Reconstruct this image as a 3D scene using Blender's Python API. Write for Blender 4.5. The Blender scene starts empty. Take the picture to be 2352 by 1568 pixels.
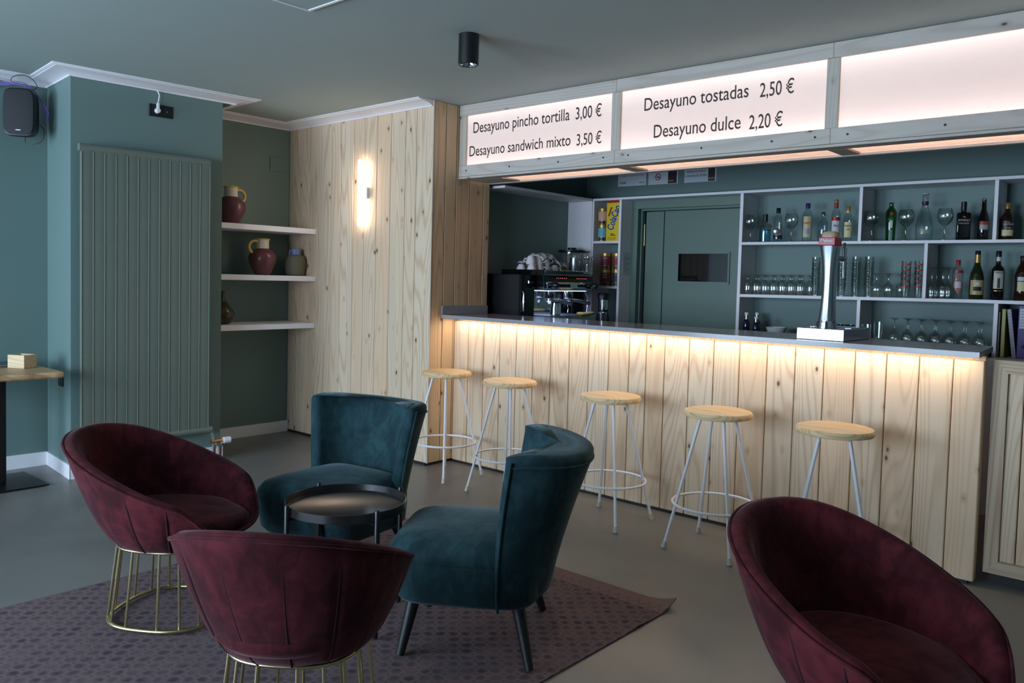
import bpy, bmesh, math, random
from mathutils import Vector, Matrix, noise as mnoise
random.seed(7)
PI = math.pi
SC = bpy.context.scene
COL = SC.collection

# ------------------------------------------------------------------ camera
cam_d = bpy.data.cameras.new('camera')
cam = bpy.data.objects.new('camera', cam_d); COL.objects.link(cam)
cam_d.sensor_fit = 'HORIZONTAL'; cam_d.sensor_width = 36.0
cam_d.lens = 1859.16 * 36.0 / 2352.0
cam_d.shift_y = (730.56 - 784.0) / 2352.0
cam_d.clip_start = 0.05
_f = Vector((-0.65812404, 0.7513172, -0.04894095))
_r = Vector((0.75112077, 0.65964998, 0.02606695))
_u = Vector((-0.05186845, 0.01960528, 0.99846147))
cam.matrix_world = Matrix(((_r.x, _u.x, -_f.x, 0.0), (_r.y, _u.y, -_f.y, 0.0), (_r.z, _u.z, -_f.z, 1.41), (0, 0, 0, 1)))
SC.camera = cam

# ------------------------------------------------------------------ world, daylight through the shop windows, exposure
W = bpy.data.worlds.new('daylight'); SC.world = W; W.use_nodes = True
bg = W.node_tree.nodes['Background']
bg.inputs[0].default_value = (0.60, 0.785, 1.0, 1); bg.inputs[1].default_value = 19.5
WINDOWS = [(-6.05, -3.75, 0.45, 2.45), (-3.35, -1.5, 0.45, 2.45)]
FRONT_Y = -2.6
for (a, b, z0, z1) in WINDOWS:
    L = bpy.data.lights.new('window_portal', 'AREA'); L.shape = 'RECTANGLE'; L.size = b - a; L.size_y = z1 - z0
    L.cycles.is_portal = True
    o = bpy.data.objects.new('window_portal', L); COL.objects.link(o)
    o.location = ((a + b) / 2, FRONT_Y - 0.1, (z0 + z1) / 2); o.rotation_euler = (PI / 2, 0, 0)
vs = SC.view_settings
SC.display_settings.display_device = 'sRGB'
vs.view_transform = 'Standard'; vs.look = 'None'; vs.gamma = 1.0; vs.exposure = 0.0
vs.use_curve_mapping = False
try:
    SC.cycles.use_denoising = True
    SC.cycles.max_bounces = 8; SC.cycles.diffuse_bounces = 4; SC.cycles.transparent_max_bounces = 24
    SC.cycles.sample_clamp_indirect = 6.0; SC.cycles.caustics_reflective = False; SC.cycles.caustics_refractive = False
except Exception:
    pass

def strip_lamp(name, loc, rot, sx, sy, watt, col):
    L = bpy.data.lights.new(name, 'AREA'); L.shape = 'RECTANGLE'; L.size = sx; L.size_y = sy; L.energy = watt; L.color = col
    o = bpy.data.objects.new(name, L); COL.objects.link(o); o.location = loc; o.rotation_euler = rot
    return o
WARM = (1.0, 0.86, 0.70); SOFT = (1.0, 0.88, 0.83)
# LED tape under the bar top, lighting the boards below
strip_lamp('led_tape_lamp', (-2.6, 4.27, 1.098), (0, 0, 0), 3.46, 0.012, 6.6, WARM)
# LED tapes along the top and bottom edges inside the sign box (they face into the box)
strip_lamp('sign_tape_lamp', (-1.9, 4.374, 2.655), (math.radians(-8), 0, 0), 4.8, 0.016, 18.0, SOFT)
strip_lamp('sign_tape_lamp', (-1.9, 4.374, 2.205), (math.radians(180 + 8), 0, 0), 4.8, 0.016, 18.0, SOFT)
strip_lamp('sign_tape_lamp', (-1.9, 4.45, 2.19), (math.radians(30), 0, 0), 4.8, 0.03, 3.0, (1.0, 0.66, 0.46))

# ------------------------------------------------------------------ materials
def new_mat(name):
    m = bpy.data.materials.new(name); m.use_nodes = True
    nt = m.node_tree; b = nt.nodes['Principled BSDF']
    return m, nt, b
def srgb(r, g, b):
    f = lambda c: (c / 255 / 12.92) if c / 255 <= 0.04045 else ((c / 255 + 0.055) / 1.055) ** 2.4
    return (f(r), f(g), f(b), 1)
def N(nt, t, **kw):
    n = nt.nodes.new(t)
    for k, v in kw.items(): setattr(n, k, v)
    return n
def math_n(nt, op, a, b=None, clamp=False):
    n = N(nt, 'ShaderNodeMath', operation=op); n.use_clamp = clamp
    for i, v in enumerate((a, b)):
        if v is None: continue
        if hasattr(v, 'is_output') or hasattr(v, 'links'): nt.links.new(v, n.inputs[i])
        else: n.inputs[i].default_value = v
    return n.outputs[0]
def mix_c(nt, fac, a, b, blend='MIX'):
    n = N(nt, 'ShaderNodeMix', data_type='RGBA', blend_type=blend)
    for i, v in ((0, fac), (6, a), (7, b)):
        if hasattr(v, 'links'): nt.links.new(v, n.inputs[i])
        else: n.inputs[i].default_value = v
    return n.outputs[2]
def ramp(nt, fac, p0, p1):
    n = N(nt, 'ShaderNodeMapRange'); nt.links.new(fac, n.inputs[0])
    n.inputs[1].default_value = p0; n.inputs[2].default_value = p1
    return n.outputs[0]
def coords(nt, scale=(1, 1, 1), rot=(0, 0, 0)):
    tc = N(nt, 'ShaderNodeTexCoord'); mp = N(nt, 'ShaderNodeMapping')
    mp.inputs['Scale'].default_value = scale; mp.inputs['Rotation'].default_value = rot
    nt.links.new(tc.outputs['Object'], mp.inputs[0]); return mp.outputs[0]
def noise_n(nt, vec, scale, detail=2, rough=0.5, dist=0.0):
    n = N(nt, 'ShaderNodeTexNoise'); nt.links.new(vec, n.inputs['Vector'])
    n.inputs['Scale'].default_value = scale; n.inputs['Detail'].default_value = detail
    n.inputs['Roughness'].default_value = rough; n.inputs['Distortion'].default_value = dist
    return n.outputs[0]
def bump(nt, b, h, strength, dist=0.002):
    n = N(nt, 'ShaderNodeBump'); n.inputs['Strength'].default_value = strength; n.inputs['Distance'].default_value = dist
    nt.links.new(h, n.inputs['Height']); nt.links.new(n.outputs[0], b.inputs['Normal'])

def plain(name, col, rough=0.5, metal=0.0, var=0.06, vscale=8.0, bmp=0.0, spec=0.5, coat=0.0):
    m, nt, b = new_mat(name)
    v = noise_n(nt, coords(nt), vscale, 3)
    dark = tuple(c * (1 - var) for c in col[:3]) + (1,); lite = tuple(min(1, c * (1 + var)) for c in col[:3]) + (1,)
    nt.links.new(mix_c(nt, v, dark, lite), b.inputs['Base Color'])
    b.inputs['Roughness'].default_value = rough; b.inputs['Metallic'].default_value = metal
    b.inputs['Specular IOR Level'].default_value = spec; b.inputs['Coat Weight'].default_value = coat
    if bmp: bump(nt, b, noise_n(nt, coords(nt), vscale * 30, 2), bmp)
    return m
def emit(name, col, strength):
    m, nt, b = new_mat(name)
    b.inputs['Base Color'].default_value = (0.8, 0.8, 0.8, 1)
    b.inputs['Emission Color'].default_value = col; b.inputs['Emission Strength'].default_value = strength
    return m
def wood(name, light, dark, along='z', grain=0.42, knots=True, rough=0.55, ring=150.0, tint=0.6):
    m, nt, b = new_mat(name)
    tc = N(nt, 'ShaderNodeTexCoord'); at = N(nt, 'ShaderNodeAttribute', attribute_name='plank')
    sc = N(nt, 'ShaderNodeVectorMath', operation='SCALE'); sc.inputs[0].default_value = (37.3, 71.7, 19.1)
    nt.links.new(at.outputs['Fac'], sc.inputs[3])
    ad = N(nt, 'ShaderNodeVectorMath', operation='ADD')
    nt.links.new(tc.outputs['Object'], ad.inputs[0]); nt.links.new(sc.outputs[0], ad.inputs[1])
    def mp(across, alongv):
        s = {'x': (alongv, across, across), 'y': (across, alongv, across), 'z': (across, across, alongv)}[along]
        n = N(nt, 'ShaderNodeMapping'); n.inputs['Scale'].default_value = s
        nt.links.new(ad.outputs[0], n.inputs[0]); return n.outputs[0]
    n1 = noise_n(nt, mp(4.5, 0.32), 1.0, 1, 0.4)
    s = math_n(nt, 'SINE', math_n(nt, 'MULTIPLY', n1, ring))
    s = math_n(nt, 'POWER', math_n(nt, 'MULTIPLY_ADD', s, 0.5), 2.0) if False else math_n(nt, 'POWER', ramp(nt, s, -1, 1), 3.5)
    fib = noise_n(nt, mp(170, 3.0), 1.0, 2)
    broad = noise_n(nt, mp(9.0, 0.6), 1.0, 1)
    c = mix_c(nt, math_n(nt, 'MULTIPLY', s, grain), light, dark)
    c = mix_c(nt, math_n(nt, 'MULTIPLY', fib, 0.22), c, dark)
    pink = tuple(light[i] * (1.0, 0.80, 0.66)[i] for i in range(3)) + (1,)
    rnd = N(nt, 'ShaderNodeTexWhiteNoise', noise_dimensions='1D'); nt.links.new(at.outputs['Fac'], rnd.inputs['W'])
    tw = math_n(nt, 'MULTIPLY', math_n(nt, 'POWER', rnd.outputs[0], 2.5), tint)
    c = mix_c(nt, tw, c, pink)
    rn2 = N(nt, 'ShaderNodeTexWhiteNoise', noise_dimensions='1D'); nt.links.new(math_n(nt, 'ADD', at.outputs['Fac'], 3.7), rn2.inputs['W'])
    c = mix_c(nt, math_n(nt, 'MULTIPLY', rn2.outputs[0], 0.35 * tint), c, tuple(light[i] * (0.80, 0.74, 0.66)[i] for i in range(3)) + (1,))
    c = mix_c(nt, math_n(nt, 'MULTIPLY', ramp(nt, broad, 0.5, 0.75), 0.25), c, pink)
    if knots:
        vo = N(nt, 'ShaderNodeTexVoronoi'); nt.links.new(mp(9.0, 4.8), vo.inputs['Vector']); vo.inputs['Scale'].default_value = 1.0
        d = vo.outputs['Distance']
        halo = math_n(nt, 'SUBTRACT', 1.0, ramp(nt, d, 0.06, 0.19))
        core = math_n(nt, 'SUBTRACT', 1.0, ramp(nt, d, 0.055, 0.085))
        c = mix_c(nt, math_n(nt, 'MULTIPLY', halo, 0.45), c, tuple(x * 0.8 for x in dark[:3]) + (1,))
        c = mix_c(nt, math_n(nt, 'MULTIPLY', core, 0.85), c, (0.05, 0.028, 0.014, 1))
    nt.links.new(c, b.inputs['Base Color'])
    b.inputs['Roughness'].default_value = rough; b.inputs['Specular IOR Level'].default_value = 0.35
    bump(nt, b, fib, 0.15, 0.001)
    return m
def velvet(name, base, dark, sheen_col):
    m, nt, b = new_mat(name)
    v = coords(nt)
    n1 = noise_n(nt, v, 5.5, 4, 0.62, 0.6); n2 = noise_n(nt, coords(nt, (1, 1, 0.45)), 17, 3, 0.6, 0.8)
    marks = ramp(nt, math_n(nt, 'ADD', math_n(nt, 'MULTIPLY', n1, 0.6), math_n(nt, 'MULTIPLY', n2, 0.4)), 0.43, 0.60)
    nt.links.new(mix_c(nt, marks, dark, base), b.inputs['Base Color'])
    b.inputs['Roughness'].default_value = 0.85; b.inputs['Specular IOR Level'].default_value = 0.15
    b.inputs['Sheen Weight'].default_value = 0.22; b.inputs['Sheen Roughness'].default_value = 0.35
    b.inputs['Sheen Tint'].default_value = sheen_col
    bump(nt, b, noise_n(nt, v, 500, 1), 0.12, 0.001)
    return m
def glass(name, col=(1, 1, 1, 1), base=0.07, refl=1.0, rough=0.02):
    m, nt, b = new_mat(name); nt.nodes.remove(b)
    out = nt.nodes['Material Output']
    tr = N(nt, 'ShaderNodeBsdfTransparent'); lw0 = N(nt, 'ShaderNodeLayerWeight'); lw0.inputs[0].default_value = 0.5
    nt.links.new(mix_c(nt, math_n(nt, 'MULTIPLY', math_n(nt, 'POWER', lw0.outputs['Facing'], 3.0), 0.75), col, tuple(c * 0.35 for c in col[:3]) + (1,)), tr.inputs[0])
    gl = N(nt, 'ShaderNodeBsdfGlossy'); gl.inputs['Roughness'].default_value = rough
    lw = N(nt, 'ShaderNodeLayerWeight'); lw.inputs[0].default_value = 0.35
    fac = math_n(nt, 'ADD', math_n(nt, 'MULTIPLY', math_n(nt, 'POWER', lw.outputs['Facing'], 2.0), 0.55 * refl), base, True)
    mx = N(nt, 'ShaderNodeMixShader'); nt.links.new(fac, mx.inputs[0])
    nt.links.new(tr.outputs[0], mx.inputs[1]); nt.links.new(gl.outputs[0], mx.inputs[2]); nt.links.new(mx.outputs[0], out.inputs[0])
    return m
def tinted_glass(name, col, rough=0.05):
    m, nt, b = new_mat(name)
    b.inputs['Base Color'].default_value = col; b.inputs['Roughness'].default_value = rough
    b.inputs['Transmission Weight'].default_value = 0.35; b.inputs['IOR'].default_value = 1.45
    return m
def translucent(name, col, gloss=0.08):
    m, nt, b = new_mat(name); nt.nodes.remove(b); out = nt.nodes['Material Output']
    t = N(nt, 'ShaderNodeBsdfTranslucent'); t.inputs[0].default_value = col
    d = N(nt, 'ShaderNodeBsdfDiffuse'); d.inputs[0].default_value = tuple(c * 0.8 for c in col[:3]) + (1,)
    mx = N(nt, 'ShaderNodeMixShader'); mx.inputs[0].default_value = 0.3
    nt.links.new(t.outputs[0], mx.inputs[1]); nt.links.new(d.outputs[0], mx.inputs[2]); nt.links.new(mx.outputs[0], out.inputs[0])
    return m

M = {}
GREEN = srgb(108, 130, 126)
M['wall'] = plain('green_wall_paint', GREEN, 0.55, var=0.04, vscale=3, bmp=0.06)
M['ceil'] = plain('green_ceiling_paint', srgb(166, 178, 174), 0.8, var=0.03, vscale=2, bmp=0.04)
M['trim'] = plain('white_gloss_trim', srgb(244, 238, 241), 0.4, var=0.02)
M['base'] = plain('white_baseboard_paint', srgb(236, 233, 235), 0.45, var=0.02)
M['rad'] = plain('radiator_enamel', srgb(112, 121, 110), 0.42, var=0.03)
M['door'] = plain('green_door_paint', srgb(98, 118, 106), 0.45, var=0.04, vscale=4)
M['shelfwhite'] = plain('white_melamine', srgb(240, 234, 237), 0.45, var=0.02)
M['pine'] = wood('pine_boards', srgb(232, 210, 183), srgb(172, 122, 82))
M['pine_dark'] = wood('pine_pillar_boards', srgb(224, 196, 160), srgb(164, 116, 76), tint=0.3)
M['pine_x'] = wood('whitewashed_pine_rail', srgb(206, 196, 186), srgb(160, 140, 120), along='x', grain=0.3, tint=0.05)
M['pine_zw'] = wood('whitewashed_pine_stile', srgb(204, 194, 182), srgb(160, 138, 116), along='z', grain=0.3, tint=0.05)
M['pine_gz'] = wood('gate_stile_pine', srgb(206, 184, 156), srgb(150, 112, 78), grain=0.5, ring=150, knots=False)
M['pine_gx'] = wood('gate_rail_pine', srgb(206, 184, 156), srgb(150, 112, 78), along='x', grain=0.5, ring=150, knots=False)
M['stool'] = wood('oiled_pine_seat', srgb(240, 208, 160), srgb(160, 108, 64), along='x', grain=0.4, knots=False, rough=0.4, ring=120, tint=0.1)
M['slab'] = wood('live_edge_pine_top', srgb(205, 170, 128), srgb(140, 96, 58), along='y', grain=0.5, rough=0.45, tint=0.1)
M['crate'] = wood('crate_pine', srgb(228, 206, 168), srgb(180, 140, 96), along='x', grain=0.4, knots=False)
M['teal'] = velvet('teal_velvet', srgb(47, 75, 80), srgb(31, 53, 58), (0.6, 0.8, 0.85, 1))
M['wine'] = velvet('burgundy_velvet', srgb(92, 34, 41), srgb(58, 19, 24), (0.95, 0.62, 0.66, 1))
M['wine_seam'] = plain('burgundy_seam_thread', srgb(46, 12, 18), 0.9)
M['traymetal'] = plain('black_tray_enamel', srgb(26, 25, 25), 0.27, var=0.04, spec=0.9)
M['blackmetal'] = plain('black_powder_coat', srgb(19, 19, 21), 0.38, var=0.05)
M['blackwood'] = plain('black_stained_wood', srgb(22, 22, 24), 0.42, var=0.08, vscale=20)
M['brass'] = plain('satin_brass', srgb(208, 192, 146), 0.3, 1.0, var=0.05)
M['whitemetal'] = plain('white_powder_coat', srgb(232, 230, 234), 0.4, var=0.02)
M['rubber'] = plain('clear_grey_rubber', srgb(190, 184, 172), 0.4, var=0.05)
M['counter'] = plain('grey_solid_surface', srgb(156, 151, 154), 0.16, var=0.05, vscale=60)
M['darkcounter'] = plain('dark_worktop', srgb(70, 64, 60), 0.25, var=0.06, vscale=40)
M['plinth'] = plain('black_plinth', srgb(30, 30, 30), 0.6)
M['steel'] = plain('brushed_steel', srgb(190, 192, 198), 0.24, 1.0, var=0.04, vscale=30)
M['chrome'] = plain('chrome', srgb(225, 225, 230), 0.08, 1.0, var=0.02)
M['black'] = plain('black_plastic', srgb(20, 20, 22), 0.38, var=0.05)
M['glossblack'] = plain('gloss_black_panel', srgb(16, 16, 18), 0.1, var=0.03, coat=0.5)
M['white'] = plain('white_plastic', srgb(232, 230, 232), 0.4, var=0.02)
M['china'] = plain('white_china', srgb(226, 222, 222), 0.2, var=0.02, coat=0.4)
M['copper'] = plain('copper_pipe', srgb(122, 74, 52), 0.4, 0.8, var=0.2)
M['brasspipe'] = plain('brass_fitting', srgb(205, 150, 100), 0.3, 1.0)
M['paper'] = plain('white_paper', srgb(214, 216, 226), 0.7, var=0.02)
M['ink'] = plain('black_ink', srgb(34, 32, 34), 0.6)
M['signink'] = plain('sign_vinyl', srgb(52, 40, 38), 0.6)
M['plum'] = plain('plum_glaze', srgb(104, 56, 62), 0.32, var=0.08, coat=0.2)
M['cream'] = plain('cream_glaze', srgb(226, 214, 198), 0.4, var=0.03)
M['yellow'] = plain('yellow_glaze', srgb(232, 196, 96), 0.4, var=0.04)
M['olive'] = plain('olive_grey_clay', srgb(104, 98, 78), 0.7, var=0.08)
M['bluegrey'] = plain('blue_glaze', srgb(108, 128, 172), 0.45, var=0.05)
M['amber'] = tinted_glass('olive_amber_glass', srgb(78, 66, 30), 0.06)
M['purple'] = plain('purple_card', srgb(76, 56, 136), 0.45)
M['cable'] = plain('purple_cable', srgb(120, 92, 170), 0.5)
M['redcable'] = plain('brown_red_cable', srgb(70, 36, 34), 0.5)
M['glass'] = glass('clear_glass', (0.95, 0.98, 0.97, 1), 0.17, 1.7)
M['glass_green'] = glass('dark_green_glass', (0.25, 0.5, 0.42, 1), 0.06, 1.0)
M['acrylic'] = translucent('opal_acrylic', (0.93, 0.90, 0.90, 1))
M['acrylic_low'] = translucent('opal_acrylic_underside', (0.95, 0.82, 0.74, 1))
M['tube'] = emit('lit_wall_tube', (1.0, 0.82, 0.64, 1), 19.0)
M['led'] = emit('lit_led_tape', (1.0, 0.80, 0.55, 1), 12.0)
M['blueled'] = emit('blue_indicator', (0.25, 0.45, 1.0, 1), 4.0)
M['redled'] = emit('red_indicator', (1.0, 0.08, 0.12, 1), 2.0)
M['workled'] = emit('blue_white_work_light', (0.45, 0.6, 1.0, 1), 5.0)
M['windowglass'] = glass('window_glass', (1, 1, 1, 1), 0.02, 0.3)
M['smoked'] = plain('dark_hatch_glass', srgb(22, 20, 20), 0.06, var=0.02, coat=0.3)

def floor_mat():
    m, nt, b = new_mat('polished_grey_concrete')
    v = coords(nt)
    a = noise_n(nt, v, 0.9, 5, 0.6, 0.4); c = noise_n(nt, v, 45, 3)
    col = mix_c(nt, ramp(nt, a, 0.35, 0.68), srgb(106, 104, 102), srgb(128, 124, 119))
    col = mix_c(nt, math_n(nt, 'MULTIPLY', c, 0.12), col, srgb(84, 84, 86))
    nt.links.new(col, b.inputs['Base Color'])
    rr = N(nt, 'ShaderNodeMapRange'); nt.links.new(noise_n(nt, v, 2.2, 4), rr.inputs[0]); rr.inputs[3].default_value = 0.26; rr.inputs[4].default_value = 0.42
    nt.links.new(rr.outputs[0], b.inputs['Roughness']); b.inputs['Specular IOR Level'].default_value = 0.4
    bump(nt, b, c, 0.03)
    return m
M['floor'] = floor_mat()
def rug_mat():
    m, nt, b = new_mat('printed_mauve_rug')
    tc = N(nt, 'ShaderNodeTexCoord'); sep = N(nt, 'ShaderNodeSeparateXYZ'); nt.links.new(tc.outputs['Object'], sep.inputs[0])
    def cell(v, off): # signed distance from the centre of a repeat
        return math_n(nt, 'SUBTRACT', math_n(nt, 'FRACT', math_n(nt, 'ADD', v, off)), 0.5)
    S = 14.0
    wob = math_n(nt, 'MULTIPLY', math_n(nt, 'SUBTRACT', noise_n(nt, coords(nt), 14, 2), 0.5), 0.35)
    x = math_n(nt, 'ADD', math_n(nt, 'MULTIPLY', sep.outputs[0], S), wob); y = math_n(nt, 'ADD', math_n(nt, 'MULTIPLY', sep.outputs[1], S), wob)
    def spot(ox, oy, r0, r1):
        a = cell(x, ox); c = cell(y, oy)
        d = math_n(nt, 'SQRT', math_n(nt, 'ADD', math_n(nt, 'MULTIPLY', a, a), math_n(nt, 'MULTIPLY', c, c)))
        return math_n(nt, 'SUBTRACT', 1.0, ramp(nt, d, r0, r1))
    s = math_n(nt, 'MAXIMUM', spot(0, 0, 0.16, 0.34), spot(0.5, 0.5, 0.16, 0.34))
    small = math_n(nt, 'MAXIMUM', spot(0.5, 0, 0.03, 0.12), spot(0, 0.5, 0.03, 0.12))
    brk = ramp(nt, noise_n(nt, coords(nt), 9, 4, 0.7), 0.3, 0.62)
    fine = noise_n(nt, coords(nt), 160, 2)
    c = mix_c(nt, noise_n(nt, coords(nt), 3, 3), srgb(126, 105, 101), srgb(112, 97, 99))
    c = mix_c(nt, math_n(nt, 'MULTIPLY', math_n(nt, 'MULTIPLY', s, brk), 0.85), c, srgb(58, 52, 68))
    c = mix_c(nt, math_n(nt, 'MULTIPLY', small, 0.6), c, srgb(64, 50, 56))
    # woven border along the end of the rug
    bo = ramp(nt, sep.outputs[1], 1.395, 1.40)
    zig = math_n(nt, 'ABSOLUTE', cell(math_n(nt, 'MULTIPLY', sep.outputs[0], 19.0), 0.0))
    yy = math_n(nt, 'MULTIPLY', math_n(nt, 'SUBTRACT', sep.outputs[1], 1.40), 9.0)
    zl = math_n(nt, 'LESS_THAN', math_n(nt, 'ABSOLUTE', math_n(nt, 'SUBTRACT', zig, yy)), 0.08)
    bc = mix_c(nt, math_n(nt, 'MULTIPLY', zl, 0.35), srgb(134, 110, 103), srgb(84, 70, 72))
    c = mix_c(nt, bo, c, bc)
    c = mix_c(nt, math_n(nt, 'MULTIPLY', fine, 0.35), c, srgb(70, 60, 64))
    nt.links.new(c, b.inputs['Base Color']); b.inputs['Roughness'].default_value = 0.95; b.inputs['Specular IOR Level'].default_value = 0.1
    bump(nt, b, fine, 0.3, 0.002)
    return m
M['rug'] = rug_mat()
_cc = {}
def cmat(r, g, b, rough=0.4, metal=0.0):
    k = (r, g, b, rough, metal)
    if k not in _cc: _cc[k] = plain('paint_%d_%d_%d' % (r, g, b), srgb(r, g, b), rough, metal, var=0.04)
    return _cc[k]

# ------------------------------------------------------------------ mesh helpers
class MB:
    def __init__(s):
        s.bm = bmesh.new(); s.pl = s.bm.faces.layers.float.new('plank')
    def box(s, x0, x1, y0, y1, z0, z1, bev=0.0, seg=1, plank=None, M4=None):
        vs_ = [s.bm.verts.new(p) for p in ((x0, y0, z0), (x1, y0, z0), (x1, y1, z0), (x0, y1, z0), (x0, y0, z1), (x1, y0, z1), (x1, y1, z1), (x0, y1, z1))]
        fs = [s.bm.faces.new([vs_[i] for i in f]) for f in ((0, 3, 2, 1), (4, 5, 6, 7), (0, 1, 5, 4), (1, 2, 6, 5), (2, 3, 7, 6), (3, 0, 4, 7))]
        p = random.random() if plank is None else plank
        for f in fs: f[s.pl] = p
        if bev > 0:
            es = list({e for f in fs for e in f.edges})
            r = bmesh.ops.bevel(s.bm, geom=es, offset=bev, segments=seg, affect='EDGES', profile=0.6)
            for f in r['faces']: f[s.pl] = p
            vs_ = list({v for f in r['faces'] for v in f.verts} | {v for v in vs_ if v.is_valid})
        if M4 is not None:
            for v in vs_:
                if v.is_valid: v.co = M4 @ v.co
        return s
    def ring_loft(s, rings, cap0=True, cap1=True, closed=True, plank=0.3):
        R = [[s.bm.verts.new(p) for p in r] for r in rings]
        n = len(R[0])
        for a, b in zip(R[:-1], R[1:]):
            for i in range(n if closed else n - 1):
                j = (i + 1) % n
                try: f = s.bm.faces.new((a[i], a[j], b[j], b[i])); f[s.pl] = plank
                except ValueError: pass
        if cap0 and closed: s.bm.faces.new(list(reversed(R[0])))[s.pl] = plank
        if cap1 and closed: s.bm.faces.new(R[-1])[s.pl] = plank
        return s
    def lathe(s, prof, n=24, c=(0, 0, 0), cap0=True, cap1=True, sx=1, sy=1, rot=0.0):
        rings = [[(c[0] + sx * r * math.cos(2 * PI * i / n + rot), c[1] + sy * r * math.sin(2 * PI * i / n + rot), c[2] + z) for i in range(n)] for r, z in prof]
        return s.ring_loft(rings, cap0, cap1)
    def tube(s, pts, r, n=10, closed=False, r1=None):
        P = [Vector(p) for p in pts]; m = len(P)
        rings = []; up = None
        for i, p in enumerate(P):
            if closed: t = (P[(i + 1) % m] - P[i - 1]).normalized()
            else: t = (P[min(i + 1, m - 1)] - P[max(i - 1, 0)]).normalized()
            if up is None:
                up = Vector((0, 0, 1)) if abs(t.z) < 0.9 else Vector((1, 0, 0))
            a = (up - t * up.dot(t)).normalized(); bb = t.cross(a); up = a
            rr = r if r1 is None else r + (r1 - r) * i / (m - 1)
            rings.append([p + (a * math.cos(2 * PI * k / n) + bb * math.sin(2 * PI * k / n)) * rr for k in range(n)])
        if closed:
            rings.append(rings[0]); R = [[s.bm.verts.new(q) for q in g] for g in rings[:-1]]; R.append(R[0])
            for a, b in zip(R[:-1], R[1:]):
                for i in range(n): s.bm.faces.new((a[i], a[(i + 1) % n], b[(i + 1) % n], b[i]))
            return s
        return s.ring_loft(rings)
    def prism(s, poly, z0, z1, plank=0.4):
        return s.ring_loft([[(x, y, z0) for x, y in poly], [(x, y, z1) for x, y in poly]], plank=plank)
    def sphere(s, c, r, n=12, sz=1.0):
        prof = [(max(1e-4, r * math.sin(PI * i / n)), -r * sz * math.cos(PI * i / n)) for i in range(n + 1)]
        return s.lathe(prof, 2 * n, c)
    def poly(s, pts, plank=0.4):
        s.bm.faces.new([s.bm.verts.new(p) for p in pts])[s.pl] = plank; return s
    def xform(s, M4):
        bmesh.ops.transform(s.bm, matrix=M4, verts=s.bm.verts); return s
    def build(s, name, mat, parent=None, smooth=40, subsurf=0, loc=None):
        bmesh.ops.recalc_face_normals(s.bm, faces=s.bm.faces)
        me = bpy.data.meshes.new(name); s.bm.to_mesh(me); s.bm.free()
        me.materials.append(mat)
        if smooth:
            for p in me.polygons: p.use_smooth = True
            if not subsurf: me.set_sharp_from_angle(angle=math.radians(smooth))
        o = bpy.data.objects.new(name, me); COL.objects.link(o)
        if parent: o.parent = parent
        if loc: o.location = loc
        if subsurf:
            md = o.modifiers.new('smooth', 'SUBSURF'); md.levels = subsurf; md.render_levels = subsurf
        return o
def thing(name, label, cat, loc=(0, 0, 0), rz=0.0, group=None):
    o = bpy.data.objects.new(name, None); COL.objects.link(o); o.empty_display_size = 0.05
    o.location = loc; o.rotation_euler = (0, 0, rz)
    o['label'] = label; o['category'] = cat
    if group: o['group'] = group
    return o
def tag(o, label, cat, group=None):
    o['label'] = label; o['category'] = cat
    if group: o['group'] = group
    return o
def struct(o, label=None):
    o['kind'] = 'structure'
    if label: o['label'] = label
    return o
def dup(o, parent=None, loc=None, rz=None, label=None):
    c = o.copy(); COL.objects.link(c)
    if parent: c.parent = parent
    if loc is not None: c.location = loc
    if rz is not None: c.rotation_euler = (0, 0, rz)
    if label: c['label'] = label
    for ch in list(o.children): dup(ch, c)
    return c
def ORD(i): return ['first', 'second', 'third', 'fourth', 'fifth', 'sixth', 'seventh', 'eighth', 'ninth'][i]

_cap = []
def text_mesh(body, name, mat, parent, origin, xdir, udir, width=None, cap=0.05, align='left', bold=0.0, shear=0.0, lift=0.0012, space=1.0):
    """flat lettering: origin is the left end of the baseline; width scales it sideways"""
    def raw(t):
        cu = bpy.data.curves.new('t', 'FONT'); cu.body = t; cu.offset = bold; cu.space_character = space; cu.resolution_u = 4
        ob = bpy.data.objects.new('t', cu); COL.objects.link(ob)
        dg = bpy.context.evaluated_depsgraph_get()
        me = bpy.data.meshes.new_from_object(ob.evaluated_get(dg))
        bpy.data.objects.remove(ob); bpy.data.curves.remove(cu)
        return me
    if not _cap:
        h = raw('H'); _cap.append(max(v.co.y for v in h.vertices)); bpy.data.meshes.remove(h)
    me = raw(body)
    if not me.vertices: return None
    x0 = min(v.co.x for v in me.vertices); x1 = max(v.co.x for v in me.vertices)
    ky = cap / _cap[0]; kx = ky if width is None else width / (x1 - x0)
    w = (x1 - x0) * kx
    off = {'left': 0, 'center': -w / 2, 'right': -w}[align]
    X = Vector(xdir).normalized(); U = Vector(udir).normalized(); Nn = X.cross(U)
    O = Vector(origin) + Nn * lift
    for v in me.vertices:
        a = (v.co.x - x0) * kx + off + v.co.y * ky * shear; b = v.co.y * ky
        v.co = O + X * a + U * b
    me.name = name; me.materials.clear(); me.materials.append(mat)
    o = bpy.data.objects.new(name, me); COL.objects.link(o)
    if parent: o.parent = parent
    return o
def curve_pts(pts, k=6):
    P = [Vector(p) for p in pts]; P = [P[0] * 2 - P[1]] + P + [P[-1] * 2 - P[-2]]; out = []
    for i in range(1, len(P) - 2):
        for j in range(k):
            t = j / k; a, b, c, d = P[i - 1], P[i], P[i + 1], P[i + 2]
            out.append(0.5 * (2 * b + (c - a) * t + (2 * a - 5 * b + 4 * c - d) * t * t + (3 * b - a - 3 * c + d) * t ** 3))
    return out + [P[-2]]
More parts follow.
